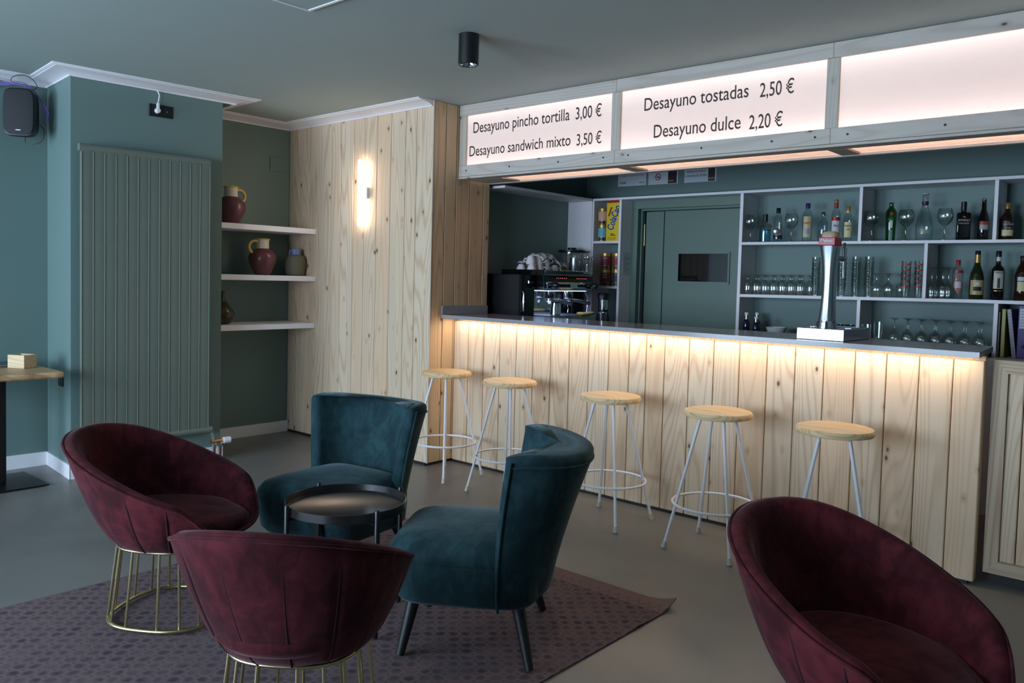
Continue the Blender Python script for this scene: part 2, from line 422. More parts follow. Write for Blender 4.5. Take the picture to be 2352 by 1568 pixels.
def planks(mb, p0, p1, z0, z1, width, thick, gap=0.0042, jitter=0.02, start=0.0, cuts=None):
    """vertical boards on the line p0->p1 (plan), thickness towards the right-hand side of travel"""
    p0 = Vector(p0); p1 = Vector(p1); L = (p1 - p0).length; d = (p1 - p0) / L; nrm = Vector((d.y, -d.x))
    if cuts is None:
        cuts = [0.0]; t = width + start
        while t < L - 0.02:
            cuts.append(t + random.uniform(-jitter, jitter)); t += width
        cuts.append(L)
    ang = math.atan2(d.y, d.x)
    for a, b in zip(cuts[:-1], cuts[1:]):
        M4 = Matrix.Translation((p0.x, p0.y, 0)) @ Matrix.Rotation(ang, 4, 'Z')
        mb.box(a + gap / 2, b - gap / 2, -thick, 0, z0, z1, bev=0.004, M4=M4)
    return mb

# ------------------------------------------------------------------ the setting
H = 2.693
XL, XR = -6.27, 1.6
mb = MB(); mb.box(XL - 0.3, XR + 0.3, FRONT_Y - 0.2, 6.6, -0.12, 0.0); struct(mb.build('floor', M['floor'], smooth=0), 'polished grey concrete floor')
mb = MB(); mb.box(XL - 0.3, XR + 0.3, FRONT_Y - 0.2, 6.6, H, H + 0.12); struct(mb.build('ceiling', M['ceil'], smooth=0), 'grey green painted ceiling')
mb = MB(); mb.box(XL - 0.2, XL + 0.027, FRONT_Y, 2.16, 0, H); struct(mb.build('wall_left', M['wall'], smooth=0))
mb = MB(); mb.prism([(-6.30, 2.143), (-5.70, 2.091), (-5.622, 3.114), (-6.30, 3.114)], 0, H); struct(mb.build('wall_radiator', M['wall'], smooth=0))
mb = MB(); mb.box(XL - 0.2, -6.225, 3.114, 4.3, 0, H); struct(mb.build('wall_recess', M['wall'], smooth=0))
# boarded wall beside the recess, its return and the pillar side facing the bar
mb = MB()
planks(mb, (-6.225, 4.107), (-4.384, 4.107), 0.02, H, 0.152, 0.022)
struct(mb.build('wall_boarded', M['pine'], smooth=0), 'pale vertical pine boards on the wall beside the bar')
mb = MB()
planks(mb, (-4.405, 4.088), (-4.405, 4.70), 0.02, H, 0.152, 0.022, cuts=[0, 0.125, 0.24, 0.39, 0.54, 0.612])
struct(mb.build('wall_pillar', M['pine_dark'], smooth=0), 'warm lit pine boards on the side of the pillar')
mb = MB(); mb.box(-6.4, -4.407, 4.109, 4.70, 0, H); struct(mb.build('wall_core', M['wall'], smooth=0))
mb = MB(); mb.box(-4.385, -4.379, 4.081, 4.089, 0.02, H); struct(mb.build('trim_1', M['pine_zw'], smooth=0))
# walls around the serving area behind the bar
mb = MB(); mb.box(-4.75, -4.54, 4.70, 6.25, 0, H); struct(mb.build('wall_bar_side', M['wall'], smooth=0))
mb = MB(); mb.box(-4.75, -3.965, 6.2, 6.4, 0, H); mb.box(-2.86, XR, 6.2, 6.4, 0, H); mb.box(-3.965, -2.86, 6.2, 6.4, 2.13, H)
mb.box(-3.965, -2.86, 6.30, 6.4, 0, 2.13); struct(mb.build('wall_back', M['wall'], smooth=0))  # this box is an unseen slab added behind the door to block leaking daylight
mb = MB(); mb.box(XR, XR + 0.2, FRONT_Y, 6.4, 0, H); struct(mb.build('wall_right', M['wall'], smooth=0))
# street front behind the camera, with its glazed openings
mb = MB()
xs = XL - 0.2
for (a, b, z0, z1) in WINDOWS:
    mb.box(xs, a, FRONT_Y - 0.2, FRONT_Y, 0, H)
    mb.box(a, b, FRONT_Y - 0.2, FRONT_Y, 0, z0); mb.box(a, b, FRONT_Y - 0.2, FRONT_Y, z1, H); xs = b
mb.box(xs, XR + 0.2, FRONT_Y - 0.2, FRONT_Y, 0, H)
struct(mb.build('wall_street', M['wall'], smooth=0))
for k, (a, b, z0, z1) in enumerate(WINDOWS):
    mb = MB(); t = 0.05; y0, y1 = FRONT_Y - 0.12, FRONT_Y - 0.06
    mb.box(a, a + t, y0, y1, z0, z1); mb.box(b - t, b, y0, y1, z0, z1); mb.box(a + t, b - t, y0, y1, z0, z0 + t); mb.box(a + t, b - t, y0, y1, z1 - t, z1)
    mb.box((a + b) / 2 - 0.025, (a + b) / 2 + 0.025, y0, y1, z0 + t, z1 - t)
    wf = mb.build('window_%d' % (k + 1), M['blackmetal'], smooth=0); struct(wf)
    g = MB(); g.box(a + t, b - t, FRONT_Y - 0.093, FRONT_Y - 0.087, z0 + t, z1 - t); g.build('pane', M['windowglass'], wf, smooth=0)
# baseboards
def board(name, pts, h=0.095, t=0.012, mat='base'):
    mb = MB(); P = [Vector(p) for p in pts]
    for a, b in zip(P[:-1], P[1:]):
        d = (b - a).normalized(); n = Vector((d.y, -d.x))
        q = [a - d * 0.0, b + d * 0.0, b + n * t + d * t, a + n * t - d * t * 0]
        mb.prism([(v.x, v.y) for v in q], 0, h)
    return struct(mb.build(name, M[mat], smooth=0))
board('baseboard_left', [(-6.243, FRONT_Y), (-6.243, 2.13)])
board('baseboard_column_side', [(-6.243, 2.138), (-5.70, 2.091)])
board('baseboard_radiator', [(-5.70, 2.091), (-5.622, 3.12)])
board('baseboard_recess', [(-6.225, 3.12), (-6.225, 4.085)])
mb = MB(); mb.box(-6.225, -4.385, 4.09, 4.10, 0, 0.02); mb.box(-4.41, -4.395, 4.09, 4.7, 0, 0.02); struct(mb.build('trim_2', M['plinth'], smooth=0))
# white cove moulding under the ceiling, mitred round the column and the recess
def cove(name, path, proj=0.142, drop=0.043):
    prof = [(0.0, -drop), (0.010, -drop - 0.001), (0.013, -drop + 0.006), (0.03, -drop + 0.014), (0.055, -drop + 0.021), (0.09, -drop + 0.027), (0.118, -drop + 0.030), (0.12, -drop + 0.033), (proj - 0.006, -drop + 0.035), (proj, -0.004), (proj, 0.0), (0.0, 0.0)]
    P = [Vector(p) for p in path]; m = len(P); rings = []
    for i, p in enumerate(P):
        d0 = (p - P[i - 1]).normalized() if i else (P[1] - p).normalized()
        d1 = (P[i + 1] - p).normalized() if i < m - 1 else d0
        n0 = Vector((d0.y, -d0.x)); n1 = Vector((d1.y, -d1.x)); nn = (n0 + n1); nn = nn / nn.dot(n0)
        rings.append([(p.x + nn.x * a, p.y + nn.y * a, H + b) for a, b in prof])
    mb = MB(); mb.ring_loft(rings); return struct(mb.build(name, M['trim'], smooth=30), 'white cove moulding along the ceiling')
cove('trim_3', [(-6.243, FRONT_Y), (-6.243, 2.138), (-5.70, 2.091), (-5.622, 3.205), (-6.225, 3.22), (-6.225, 4.085), (-4.395, 4.085)])
# kitchen door in the back wall, with its frame, hinged leaf and dark hatch
mb = MB()
mb.box(-3.965, -3.90, 6.10, 6.2, 0, 2.13); mb.box(-3.90, -2.86, 6.10, 6.2, 2.05, 2.13); mb.box(-2.92, -2.86, 6.10, 6.2, 0, 2.05)
mb.box(-3.90, -3.885, 6.15, 6.2, 0, 2.05); mb.box(-3.885, -2.92, 6.15, 6.2, 2.035, 2.05)
df = struct(mb.build('door_1', M['door'], smooth=0), 'grey green kitchen door with a dark hatch')
mb = MB(); mb.box(-3.878, -3.697, 6.2, 6.24, 0.01, 2.03, bev=0.003); mb.build('narrow_leaf', M['door'], df, smooth=0)
mb = MB(); mb.box(-3.688, -3.54, 6.2, 6.24, 0.01, 2.03); mb.box(-3.07, -2.92, 6.2, 6.24, 0.01, 2.03); mb.box(-3.54, -3.07, 6.2, 6.24, 0.01, 1.42); mb.box(-3.54, -3.07, 6.2, 6.24, 1.665, 2.03)
mb.build('wide_leaf', M['door'], df, smooth=0)
mb = MB(); mb.box(-3.55, -3.06, 6.188, 6.2, 1.405, 1.425); mb.box(-3.55, -3.06, 6.188, 6.2, 1.66, 1.675); mb.box(-3.55, -3.535, 6.188, 6.2, 1.425, 1.66); mb.box(-3.075, -3.06, 6.188, 6.2, 1.425, 1.66); mb.build('hatch_frame', M['door'], df, smooth=0)
mb = MB(); mb.box(-3.535, -3.075, 6.215, 6.225, 1.42, 1.665); mb.build('hatch_pane', M['smoked'], df, smooth=0)
mb = MB(); mb.lathe([(0.007, 1.73), (0.007, 1.92)], 10, (-3.886, 6.192, 0)); mb.build('hinge', M['brass'], df)
# ceiling access panel
mb = MB(); mb.box(-3.40, -2.83, 1.79, 2.33, H - 0.006, H); o = mb.build('access_panel', M['ceil'], smooth=0)
cp = o
tag(cp, 'flush square access panel in the green ceiling', 'ceiling hatch')
mb = MB(); z0, z1 = H - 0.01, H
mb.box(-3.42, -2.81, 2.33, 2.345, z0, z1); mb.box(-3.42, -2.81, 1.775, 1.79, z0, z1); mb.box(-3.42, -3.405, 1.79, 2.33, z0, z1); mb.box(-2.825, -2.81, 1.79, 2.33, z0, z1)
mb.build('panel_frame', M['trim'], cp, smooth=0)

# ------------------------------------------------------------------ the bar
BX0, BX1, BY = -4.38, -0.825, 4.335
bar = thing('serving_bar', 'long bar front of vertical knotty pine boards under the grey counter', 'bar front', (-2.6, 4.4, 0))
def LB(o): return Matrix.Translation(-Vector(o.location))
cuts = [0.0, 0.153, 0.31, 0.47, 0.627, 0.783, 0.94, 1.10, 1.26, 1.42, 1.575, 1.70, 1.831, 1.998, 2.159, 2.32, 2.484, 2.644, 2.80, 2.961, 3.116, 3.269, 3.421, 3.555]
mb = MB(); planks(mb, (BX0, BY + 0.024), (BX1, BY + 0.024), 0.018, 1.078, 0.155, 0.024, cuts=cuts); mb.xform(LB(bar)); mb.build('board_panel', M['pine'], bar, smooth=0)
mb = MB(); mb.box(BX0, BX1 - 0.003, BY + 0.026, BY + 0.06, 0.02, 1.10); mb.xform(LB(bar)); mb.build('carcass', M['pine_dark'], bar, smooth=0)
mb = MB(); mb.box(BX0, BX1 - 0.03, BY + 0.012, BY + 0.05, 0.0, 0.018); mb.xform(LB(bar)); mb.build('plinth', M['plinth'], bar, smooth=0)
ct = thing('counter_top', 'long grey bar counter with a warm light strip beneath its edge', 'counter', (-2.6, 4.5, 1.103))
mb = MB(); mb.prism([(-4.382, 4.195), (-0.823, 4.195), (-0.87, 4.74), (-4.382, 4.74)], 1.101, 1.127); mb.xform(LB(ct)); mb.build('slab', M['counter'], ct, smooth=0)
mb = MB(); mb.box(-4.382, -4.366, 4.195, 4.69, 1.1275, 1.193, bev=0.001); mb.xform(LB(ct)); mb.build('upstand', M['counter'], ct, smooth=0)
mb = MB(); mb.box(-4.33, -0.86, 4.296, 4.308, 1.0985, 1.1008); mb.xform(LB(ct)); mb.build('light_strip', M['led'], ct, smooth=0)
# panelled gate closing the bar at the right
gt = thing('bar_gate', 'framed pine gate with mitred corners right of the bar', 'gate', (-0.2, 4.45, 0))
gx0, gx1, gy, gz0, gz1, fw_ = -0.805, 0.42, 4.42, 0.055, 1.083, 0.062
def mitre(mb, pts, y0, y1): mb.ring_loft([[(x, y0, z) for x, z in pts], [(x, y1, z) for x, z in pts]])
a = fw_
for nm, pts, mt in (('stile', [(gx0, gz0), (gx0 + a, gz0 + a), (gx0 + a, gz1 - a), (gx0, gz1)], 'pine_gz'), ('stile', [(gx1, gz0), (gx1, gz1), (gx1 - a, gz1 - a), (gx1 - a, gz0 + a)], 'pine_gz'),
                ('rail', [(gx0, gz1), (gx0 + a, gz1 - a), (gx1 - a, gz1 - a), (gx1, gz1)], 'pine_gx'), ('rail', [(gx0, gz0), (gx1, gz0), (gx1 - a, gz0 + a), (gx0 + a, gz0 + a)], 'pine_gx')):
    mb = MB(); mitre(mb, pts, gy, gy + 0.03); mb.xform(LB(gt)); mb.build(nm, M[mt], gt, smooth=0)
mb = MB(); planks(mb, (gx0 + a - 0.01, gy + 0.034), (gx1 - a + 0.01, gy + 0.034), gz0 + a - 0.01, gz1 - a + 0.01, 0.082, 0.016); mb.xform(LB(gt)); mb.build('board_panel', M['pine'], gt, smooth=0)
mb = MB(); mb.box(gx0 + 0.02, gx1, gy + 0.05, gy + 0.09, 0.0, 0.98); mb.xform(LB(gt)); mb.build('back_board', M['plinth'], gt, smooth=0)

# ------------------------------------------------------------------ the illuminated menu sign
SY = 4.335; SX0, SX1 = -4.372, 0.55
sg = thing('menu_sign', 'long backlit breakfast menu box in pale pine above the bar', 'sign', (-1.9, 4.5, 2.15))
def sb(name, x0, x1, y0, y1, z0, z1, mat, bev=0.002):
    mb = MB(); mb.box(x0, x1, y0, y1, z0, z1, bev=bev); mb.xform(LB(sg)); return mb.build(name, M[mat], sg, smooth=0)
PX = [-2.965, -1.60, -0.20]
edges = [SX0] + PX + [SX1]
for x0, x1 in zip(edges[:-1], edges[1:]):
    sb('top_rail', x0 + 0.0005, x1 - 0.0005, SY, SY + 0.022, 2.612, H - 0.002, 'pine_x')
    sb('bottom_rail', x0 + 0.0005, x1 - 0.0005, SY, SY + 0.022, 2.163, 2.245, 'pine_x')
sb('edge_strip', SX0, SX1, SY - 0.001, SY + 0.03, 2.146, 2.161, 'pine_x')
for x in [SX0 + 0.035] + PX: sb('post', x - 0.034, x + 0.034, SY + 0.004, SY + 0.022, 2.2455, 2.6115, 'pine_zw')
sb('back_panel', SX0, SX1, 4.70, 4.712, 2.16, H - 0.002, 'white', 0)
sb('end_panel', SX0, SX0 + 0.012, SY + 0.03, 4.70, 2.165, H - 0.002, 'white', 0)
for x0, x1 in zip(edges[:-1], edges[1:]):
    mb = MB(); mb.box(x0 + 0.004, x1 - 0.004, SY + 0.0235, SY + 0.0275, 2.235, 2.63); mb.xform(LB(sg)); mb.build('acrylic_panel', M['acrylic'], sg, smooth=0)
# underside: two long rails, cross pieces and the glowing channel between them
sb('under_rail', SX0, SX1, SY + 0.031, SY + 0.105, 2.147, 2.162, 'pine_x')
sb('under_rail', SX0, SX1, 4.665, 4.712, 2.142, 2.157, 'pine_x')
sb('cross_piece', SX0 + 0.013, SX0 + 0.33, SY + 0.106, 4.664, 2.147, 2.162, 'pine_x')
for x in PX: sb('cross_piece', x - 0.05, x + 0.05, SY + 0.106, 4.664, 2.147, 2.162, 'pine_x')
ue = [SX0 + 0.33] + PX + [SX1]
for k, (x0, x1) in enumerate(zip(ue[:-1], ue[1:])):
    mb = MB(); mb.box(x0 + (0.05 if k else 0.0) + 0.001, x1 - 0.051, SY + 0.106, 4.664, 2.158, 2.162); mb.xform(LB(sg)); mb.build('light_diffuser', M['acrylic_low'], sg, smooth=0)
for x in [-4.29, -3.86, -3.42, -3.05, -2.86, -2.35, -1.92, -1.68, -1.51, -1.05, -0.66]:
    mb = MB(); mb.lathe([(0.006, 0), (0.006, 0.004)], 10); mb.xform(Matrix.Translation((x, SY + 0.001, 2.205)) @ Matrix.Rotation(PI / 2, 4, 'X')); mb.xform(LB(sg)); mb.build('screw', M['plinth'], sg)
for body, x0, x1, z0, cap in (('Desayuno pincho tortilla', -4.245, -3.350, 2.4805, 0.078), ('3,00 \u20ac', -3.299, -3.090, 2.4785, 0.078),
                              ('Desayuno sandwich mixto', -4.280, -3.336, 2.3115, 0.075), ('3,50 \u20ac', -3.285, -3.084, 2.3045, 0.075),
                              ('Desayuno tostadas', -2.766, -2.078, 2.473, 0.077), ('2,50 \u20ac', -2.011, -1.815, 2.462, 0.077),
                              ('Desayuno dulce', -2.692, -2.119, 2.300, 0.078), ('2,20 \u20ac', -2.068, -1.872, 2.289, 0.078)):
    lo = sg.location
    text_mesh(body, 'lettering', M['signink'], sg, (x0 - lo.x, SY + 0.0225 - lo.y, z0 - lo.z), (1, 0, 0), (0, 0, 1), width=x1 - x0, cap=cap, bold=0.005)

# ------------------------------------------------------------------ back bar shelving
sh = thing('back_bar_shelving', 'white open shelving across the wall behind the bar', 'shelving', (-2.0, 6.06, 1.0))
def shb(name, x0, x1, y0, y1, z0, z1, mat='shelfwhite'):
    mb = MB(); mb.box(x0, x1, y0, y1, z0, z1, bev=0.001); mb.xform(LB(sh)); return mb.build(name, M[mat], sh, smooth=0)
SYF, SYB = 5.93, 6.199
def sag_shelf(name, x0, x1, zt, t, sag, y0=SYF):
    rings = []; n = 16
    for i in range(n + 1):
        x = x0 + (x1 - x0) * i / n; z = zt(x) - sag * 0
        rings.append([(x, y0, z - t), (x, SYB, z - t), (x, SYB, z), (x, y0, z)])
    mb = MB(); mb.ring_loft(rings); mb.xform(LB(sh)); return mb.build(name, M['shelfwhite'], sh, smooth=0)
Z1 = lambda x: 1.739
Z2 = lambda x: 1.335 + 0.018 * min(1, max(0, (x + 2.85) / 1.7))
shb('top_board', -4.27, XR - 0.01, SYF, SYB, 2.119, 2.139)
shb('side_panel', -2.862, -2.836, SYF + 0.001, SYB, 0.99, 2.1185)
sag_shelf('shelf', -2.835, XR - 0.01, Z1, 0.02, 0)
sag_shelf('shelf', -2.835, XR - 0.01, Z2, 0.022, 0)
for x in (-1.952, -1.117, -0.2): shb('divider', x - 0.011, x + 0.011, SYF + 0.001, SYB, 1.7395, 2.1185)
for x in (-1.514, -0.55): shb('divider', x - 0.011, x + 0.011, SYF + 0.001, SYB, Z2(x) + 0.0015, 1.7185)
for x in (-1.935, -1.085): shb('divider', x - 0.012, x + 0.012, SYF + 0.001, SYB, 1.029 if x < -1.5 else 0.989, Z2(x) - 0.023)
# left bay by the coffee machine
shb('side_panel', -3.985, -3.962, SYF - 0.002, SYB, 0.991, 2.1185)
shb('side_panel', -4.27, -4.254, SYF + 0.001, SYB, 0.991, 2.1185)
shb('shelf', -4.253, -3.986, SYF + 0.002, SYB, 1.742, 1.763)
shb('shelf', -4.253, -3.986, SYF + 0.002, SYB, 1.345, 1.366)
shb('corner_panel', -4.539, -4.271, 5.925, 5.945, 0.991, 2.118)
shb('corner_board', -4.539, -4.27, 4.75, 5.924, 2.119, 2.139)
wt = MB(); wt.box(-2.83, -1.102, 5.72, 6.195, 0.995, 1.028, bev=0.002)
tag(wt.build('back_worktop', M['darkcounter'], smooth=0), 'dark worktop under the white shelves of the back wall', 'worktop')
bc = MB(); bc.box(-2.83, -1.102, 5.76, 6.195, 0, 0.994); tag(bc.build('back_cabinet', M['plinth'], smooth=0), 'dark base unit below the back wall worktop', 'cabinet')
bc = MB(); bc.box(-1.0995, 0.9, 5.76, 6.195, 0, 0.9875, bev=0.002); tag(bc.build('file_cabinet', M['shelfwhite'], smooth=0), 'white base unit under the folders at the far right', 'cabinet')
wt = MB(); wt.box(-4.535, -3.95, 4.76, 6.19, 0.955, 0.99, bev=0.002)
tag(wt.build('side_worktop', M['darkcounter'], smooth=0), 'dark worktop carrying the coffee machine at the left', 'worktop')
bc = MB(); bc.box(-4.535, -3.99, 4.76, 6.19, 0, 0.954); tag(bc.build('side_cabinet', M['plinth'], smooth=0), 'dark base unit below the coffee machine worktop', 'cabinet')

# ------------------------------------------------------------------ radiator, recess shelves and their pots
rad = thing('radiator', 'tall flat grey green panel radiator on the column', 'radiator', (-5.60, 2.55, 0.16))
ang = math.atan2(0.078, 1.023)   # the column face leans off the room axis
RM = Matrix.Rotation(-ang, 4, 'Z')
def rb(name, mb, mat='rad', parent=rad): mb.xform(RM); return mb.build(name, M[mat], parent)
mb = MB(); w = 0.855; n = 12; pw = w / n
for i in range(n):
    y0 = -w / 2 + i * pw
    mb.box(-0.01, 0.032, y0 + 0.001, y0 + pw - 0.001, 0.10, 2.02, bev=0.002, seg=2)
mb.box(-0.012, 0.030, -w / 2 + 0.004, w / 2 - 0.004, 0.10, 2.02)
for i in range(n + 1): mb.lathe([(0.0035, 0.10), (0.0035, 2.005)], 8, (0.033, -w / 2 + i * pw * (0.998), 0))
rb('front_panel', mb)
mb = MB(); mb.tube([(0.012, -w / 2 - 0.012, 2.03), (0.012, w / 2 + 0.002, 2.03)], 0.026, 16); rb('header_pipe', mb)
mb = MB(); mb.tube([(0.012, -w / 2 - 0.01, 0.085), (0.012, w / 2 + 0.03, 0.085)], 0.027, 16); rb('header_pipe', mb)
for yy in (-0.32, 0.32):
    mb = MB(); mb.box(-0.045, -0.012, yy - 0.03, yy + 0.03, 1.6, 1.68); rb('bracket', mb)
mb = MB(); mb.tube([(0.012, w / 2 + 0.03, 0.0 - 0.01), (0.012, w / 2 + 0.115, 0.0 - 0.01)], 0.016, 12); v = rb('valve', mb, 'brasspipe')
mb = MB(); mb.tube([(0.012, w / 2 + 0.115, -0.01), (0.012, w / 2 + 0.125, -0.01)], 0.02, 14); mb.tube([(0.012, w / 2 + 0.125, -0.01), (0.012, w / 2 + 0.175, -0.01)], 0.025, 20); mb.xform(RM); mb.build('valve_knob', M['white'], v)
mb = MB(); mb.tube([(0.012, w / 2 + 0.02, 0.085), (0.012, w / 2 + 0.05, 0.03), (0.012, w / 2 + 0.05, -0.01)], 0.014, 10); rb('elbow', mb)
for yy in (0.055, 0.10):
    mb = MB(); mb.tube([(0.012, w / 2 + yy, -0.012), (0.012, w / 2 + yy, -0.135), (0.012, w / 2 + yy, -0.1595)], 0.010, 10); rb('pipe', mb, 'copper')
    mb = MB(); mb.lathe([(0.013, -0.06), (0.016, -0.05), (0.016, -0.02), (0.012, -0.012)], 8, (0.012, w / 2 + yy, 0)); rb('nut', mb, 'steel')

for nm, zt in (('top', 1.785), ('middle', 1.385), ('bottom', 0.987)):
    mb = MB(); mb.box(-6.222, -5.815, 3.118, 4.083, zt - 0.043, zt, bev=0.002)
    tag(mb.build('wall_shelf', M['trim'], smooth=0), {'top': 'topmost thick white shelf in the recess, under the vase with right hand handle', 'middle': 'middle white recess shelf carrying two handled pots', 'bottom': 'lowest white recess shelf carrying the dark glass vase'}[nm], 'shelf', 'white shelves in the recess')

def pitcher(x, y, z, side, label):
    t = thing('pitcher', label, 'pitcher', (x, y, z), 0, 'plum pitchers in the recess')
    mb = MB(); mb.lathe([(0.052, 0), (0.062, 0.004), (0.086, 0.05), (0.110, 0.11), (0.113, 0.145), (0.104, 0.175), (0.078, 0.203), (0.056, 0.217), (0.052, 0.219)], 40, cap1=False); mb.build('body', M['plum'], t)
    mb = MB(); mb.lathe([(0.053, 0.2185), (0.051, 0.25), (0.052, 0.290), (0.049, 0.290), (0.047, 0.25), (0.048, 0.2185)], 40, cap0=False, cap1=False); mb.build('neck', M['cream'], t)
    mb = MB(); mb.tube([(0.053 * math.cos(a_), 0.053 * math.sin(a_), 0.294) for a_ in [2 * PI * i / 36 for i in range(36)]], 0.006, 8, closed=True); mb.build('rim', M['yellow'], t)
    mb = MB(); pts = []
    for i in range(15):
        q = i / 14; an = PI * 0.62 - q * PI * 1.12
        pts.append((0, side * (0.072 + 0.052 * math.cos(an)), 0.228 + 0.052 * math.sin(an)))
    pts[0] = (0, side * 0.050, 0.272)
    mb.tube(pts, 0.0105, 12); mb.build('handle', M['yellow'], t)
    return t
pitcher(-6.0, 3.40, 1.786, 1, 'plum pitcher with its yellow handle at the right, on the topmost white shelf')
pitcher(-6.0, 3.69, 1.386, -1, 'plum pitcher with its yellow handle at the left, on the middle white shelf')
t = thing('clay_pot', 'small olive grey clay pot with a blue neck on the middle shelf', 'pot', (-5.99, 4.0, 1.386))
mb = MB(); mb.lathe([(0.06, 0), (0.072, 0.006), (0.083, 0.06), (0.085, 0.12), (0.08, 0.15), (0.062, 0.172), (0.045, 0.18)], 36, cap1=False); mb.build('body', M['olive'], t)
mb = MB(); mb.lathe([(0.045, 0.179), (0.043, 0.20), (0.045, 0.227), (0.041, 0.227), (0.039, 0.2)], 36, cap0=False, cap1=False); mb.build('neck', M['bluegrey'], t)
mb = MB(); mb.tube([(0, -0.042, 0.215), (0, -0.056, 0.212), (0, -0.061, 0.195), (0, -0.056, 0.172)], 0.006, 8); mb.build('handle', M['bluegrey'], t)
t = thing('glass_vase', 'dark olive glass vase with a narrow neck on the lowest shelf', 'vase', (-6.0, 3.33, 0.988))
mb = MB(); mb.lathe([(0.05, 0), (0.075, 0.012), (0.097, 0.05), (0.099, 0.08), (0.085, 0.115), (0.05, 0.155), (0.028, 0.19), (0.02, 0.225), (0.021, 0.245), (0.025, 0.25), (0.0235, 0.265), (0.0195, 0.265)], 36, cap1=False); mb.build('body', M['amber'], t)
# blank cover on the recess wall and the power socket with its plug above the radiator
mb = MB(); mb.box(-6.224, -6.217, 3.888, 4.03, 2.282, 2.405, bev=0.003); tag(mb.build('blank_cover', M['wall'], smooth=0), 'square green painted blank cover plate on the recess wall', 'cover plate')
t = thing('wall_socket', 'black double socket high on the column with a white plug', 'socket', (-5.661, 2.667, 2.515), -ang)
mb = MB(); mb.box(0, 0.012, -0.083, 0.083, -0.042, 0.042, bev=0.003); mb.build('plate', M['black'], t, smooth=0)
mb = MB(); mb.box(0.0121, 0.0128, 0.012, 0.072, -0.028, 0.028, bev=0.0003); mb.build('insert', M['glossblack'], t, smooth=0)
mb = MB(); mb.lathe([(0.003, 0), (0.003, 0.001)], 8); mb.xform(Matrix.Translation((0.0128, 0.04, 0.0)) @ Matrix.Rotation(PI / 2, 4, 'Y')); mb.build('neon', M['white'], t)
pl = thing('power_plug', 'white power plug and short cable above the radiator', 'plug', (-5.648, 2.637, 2.512), -ang)
mb = MB(); mb.lathe([(0.019, 0), (0.019, 0.012), (0.014, 0.03), (0.001, 0.032)], 20); mb.xform(Matrix.Rotation(PI / 2, 4, 'Y')); mb.box(0.004, 0.026, -0.009, 0.009, 0.0, 0.052, bev=0.005, seg=2); mb.build('plug_body', M['white'], pl)
mb = MB(); mb.tube(curve_pts([(0.014, 0, 0.05), (0.014, 0.008, 0.09), (0.012, 0.008, 0.115), (0.01, -0.004, 0.136)]), 0.0045, 8); mb.build('cable', M['white'], pl)
t = thing('wall_socket', 'black socket low on the column beside the pine table', 'socket', (-5.90, 2.108, 0.642), math.atan2(-0.047, 0.543))
mb = MB(); mb.box(-0.042, 0.042, -0.012, 0, -0.042, 0.042, bev=0.003); mb.build('plate', M['black'], t, smooth=0)
mb = MB(); mb.lathe([(0.022, 0), (0.022, 0.001)], 20); mb.xform(Matrix.Translation((0, -0.0121, 0)) @ Matrix.Rotation(PI / 2, 4, 'X')); mb.build('socket_face', M['glossblack'], t)

# ------------------------------------------------------------------ loudspeaker in the corner
sp = thing('wall_speaker', 'black loudspeaker hanging from the corner of the left wall', 'speaker', (-6.09, 1.935, 2.425), math.radians(52))
SPK = Matrix.Diagonal((0.86, 0.80, 0.97, 1))
# local: front = -Y
mb = MB(); rings = []
for y_, s_ in ((-0.085, 0.90), (-0.08, 0.97), (-0.06, 1.0), (0.02, 0.96), (0.075, 0.80), (0.085, 0.74)):
    r_ = []
    for k in range(36):
        a_ = 2 * PI * k / 36; c_, s2 = math.cos(a_), math.sin(a_)
        r_.append((0.115 * s_ * math.copysign(abs(c_) ** 0.42, c_), y_, 0.165 * s_ * math.copysign(abs(s2) ** 0.42, s2) * (1.0)))
    rings.append(r_)
mb.ring_loft(rings); mb.xform(SPK); mb.build('cabinet', M['black'], sp)
mb = MB(); rings = []
for y_, s_ in ((-0.0855, 0.93), (-0.093, 0.92), (-0.096, 0.86)):
    rings.append([(0.115 * s_ * math.copysign(abs(math.cos(2 * PI * k / 36)) ** 0.42, math.cos(2 * PI * k / 36)), y_, 0.165 * s_ * math.copysign(abs(math.sin(2 * PI * k / 36)) ** 0.42, math.sin(2 * PI * k / 36))) for k in range(36)])
mb.ring_loft(rings); mb.xform(SPK); mb.build('grille', cmat(24, 24, 28, 0.7), sp)
mb = MB(); mb.box(-0.018, 0.018, -0.098, -0.096, -0.128, -0.121, bev=0.0005); mb.xform(SPK); mb.build('badge', M['steel'], sp, smooth=0)
mb = MB(); mb.box(-0.025, 0.025, 0.08, 0.13, -0.03, 0.03, bev=0.004); mb.tube([(0, 0.12, 0), (0, 0.19, 0.0)], 0.014, 8); mb.xform(SPK); mb.build('bracket', M['black'], sp)
mb = MB()
for dx, hh, dz in ((0.0, 0.0, 0.0), (0.012, 0.015, 0.01), (0.02, 0.0, 0.02)):
    mb.tube(curve_pts([(-0.30, 0.02, 0.185 + dz), (-0.12, 0.0, 0.19 + dz), (-0.06 + dx, -0.02, 0.195 + hh), (0.04, -0.01, 0.18 + hh), (0.11, 0.02, 0.12), (0.145 + dx, 0.05, 0.03), (0.15, 0.07, -0.02), (0.12, 0.08, -0.05)]), 0.0035, 6)
mb.xform(SPK); mb.build('cable_bundle', M['cable'], sp)
mb = MB(); mb.tube(curve_pts([(-0.07, 0.0, 0.18), (-0.08, 0.0, 0.235), (-0.02, 0.0, 0.262), (0.06, 0.0, 0.245), (0.10, 0.01, 0.19), (0.06, 0.02, 0.165)]), 0.003, 6); mb.xform(SPK); mb.build('looped_cable', M['redcable'], sp)
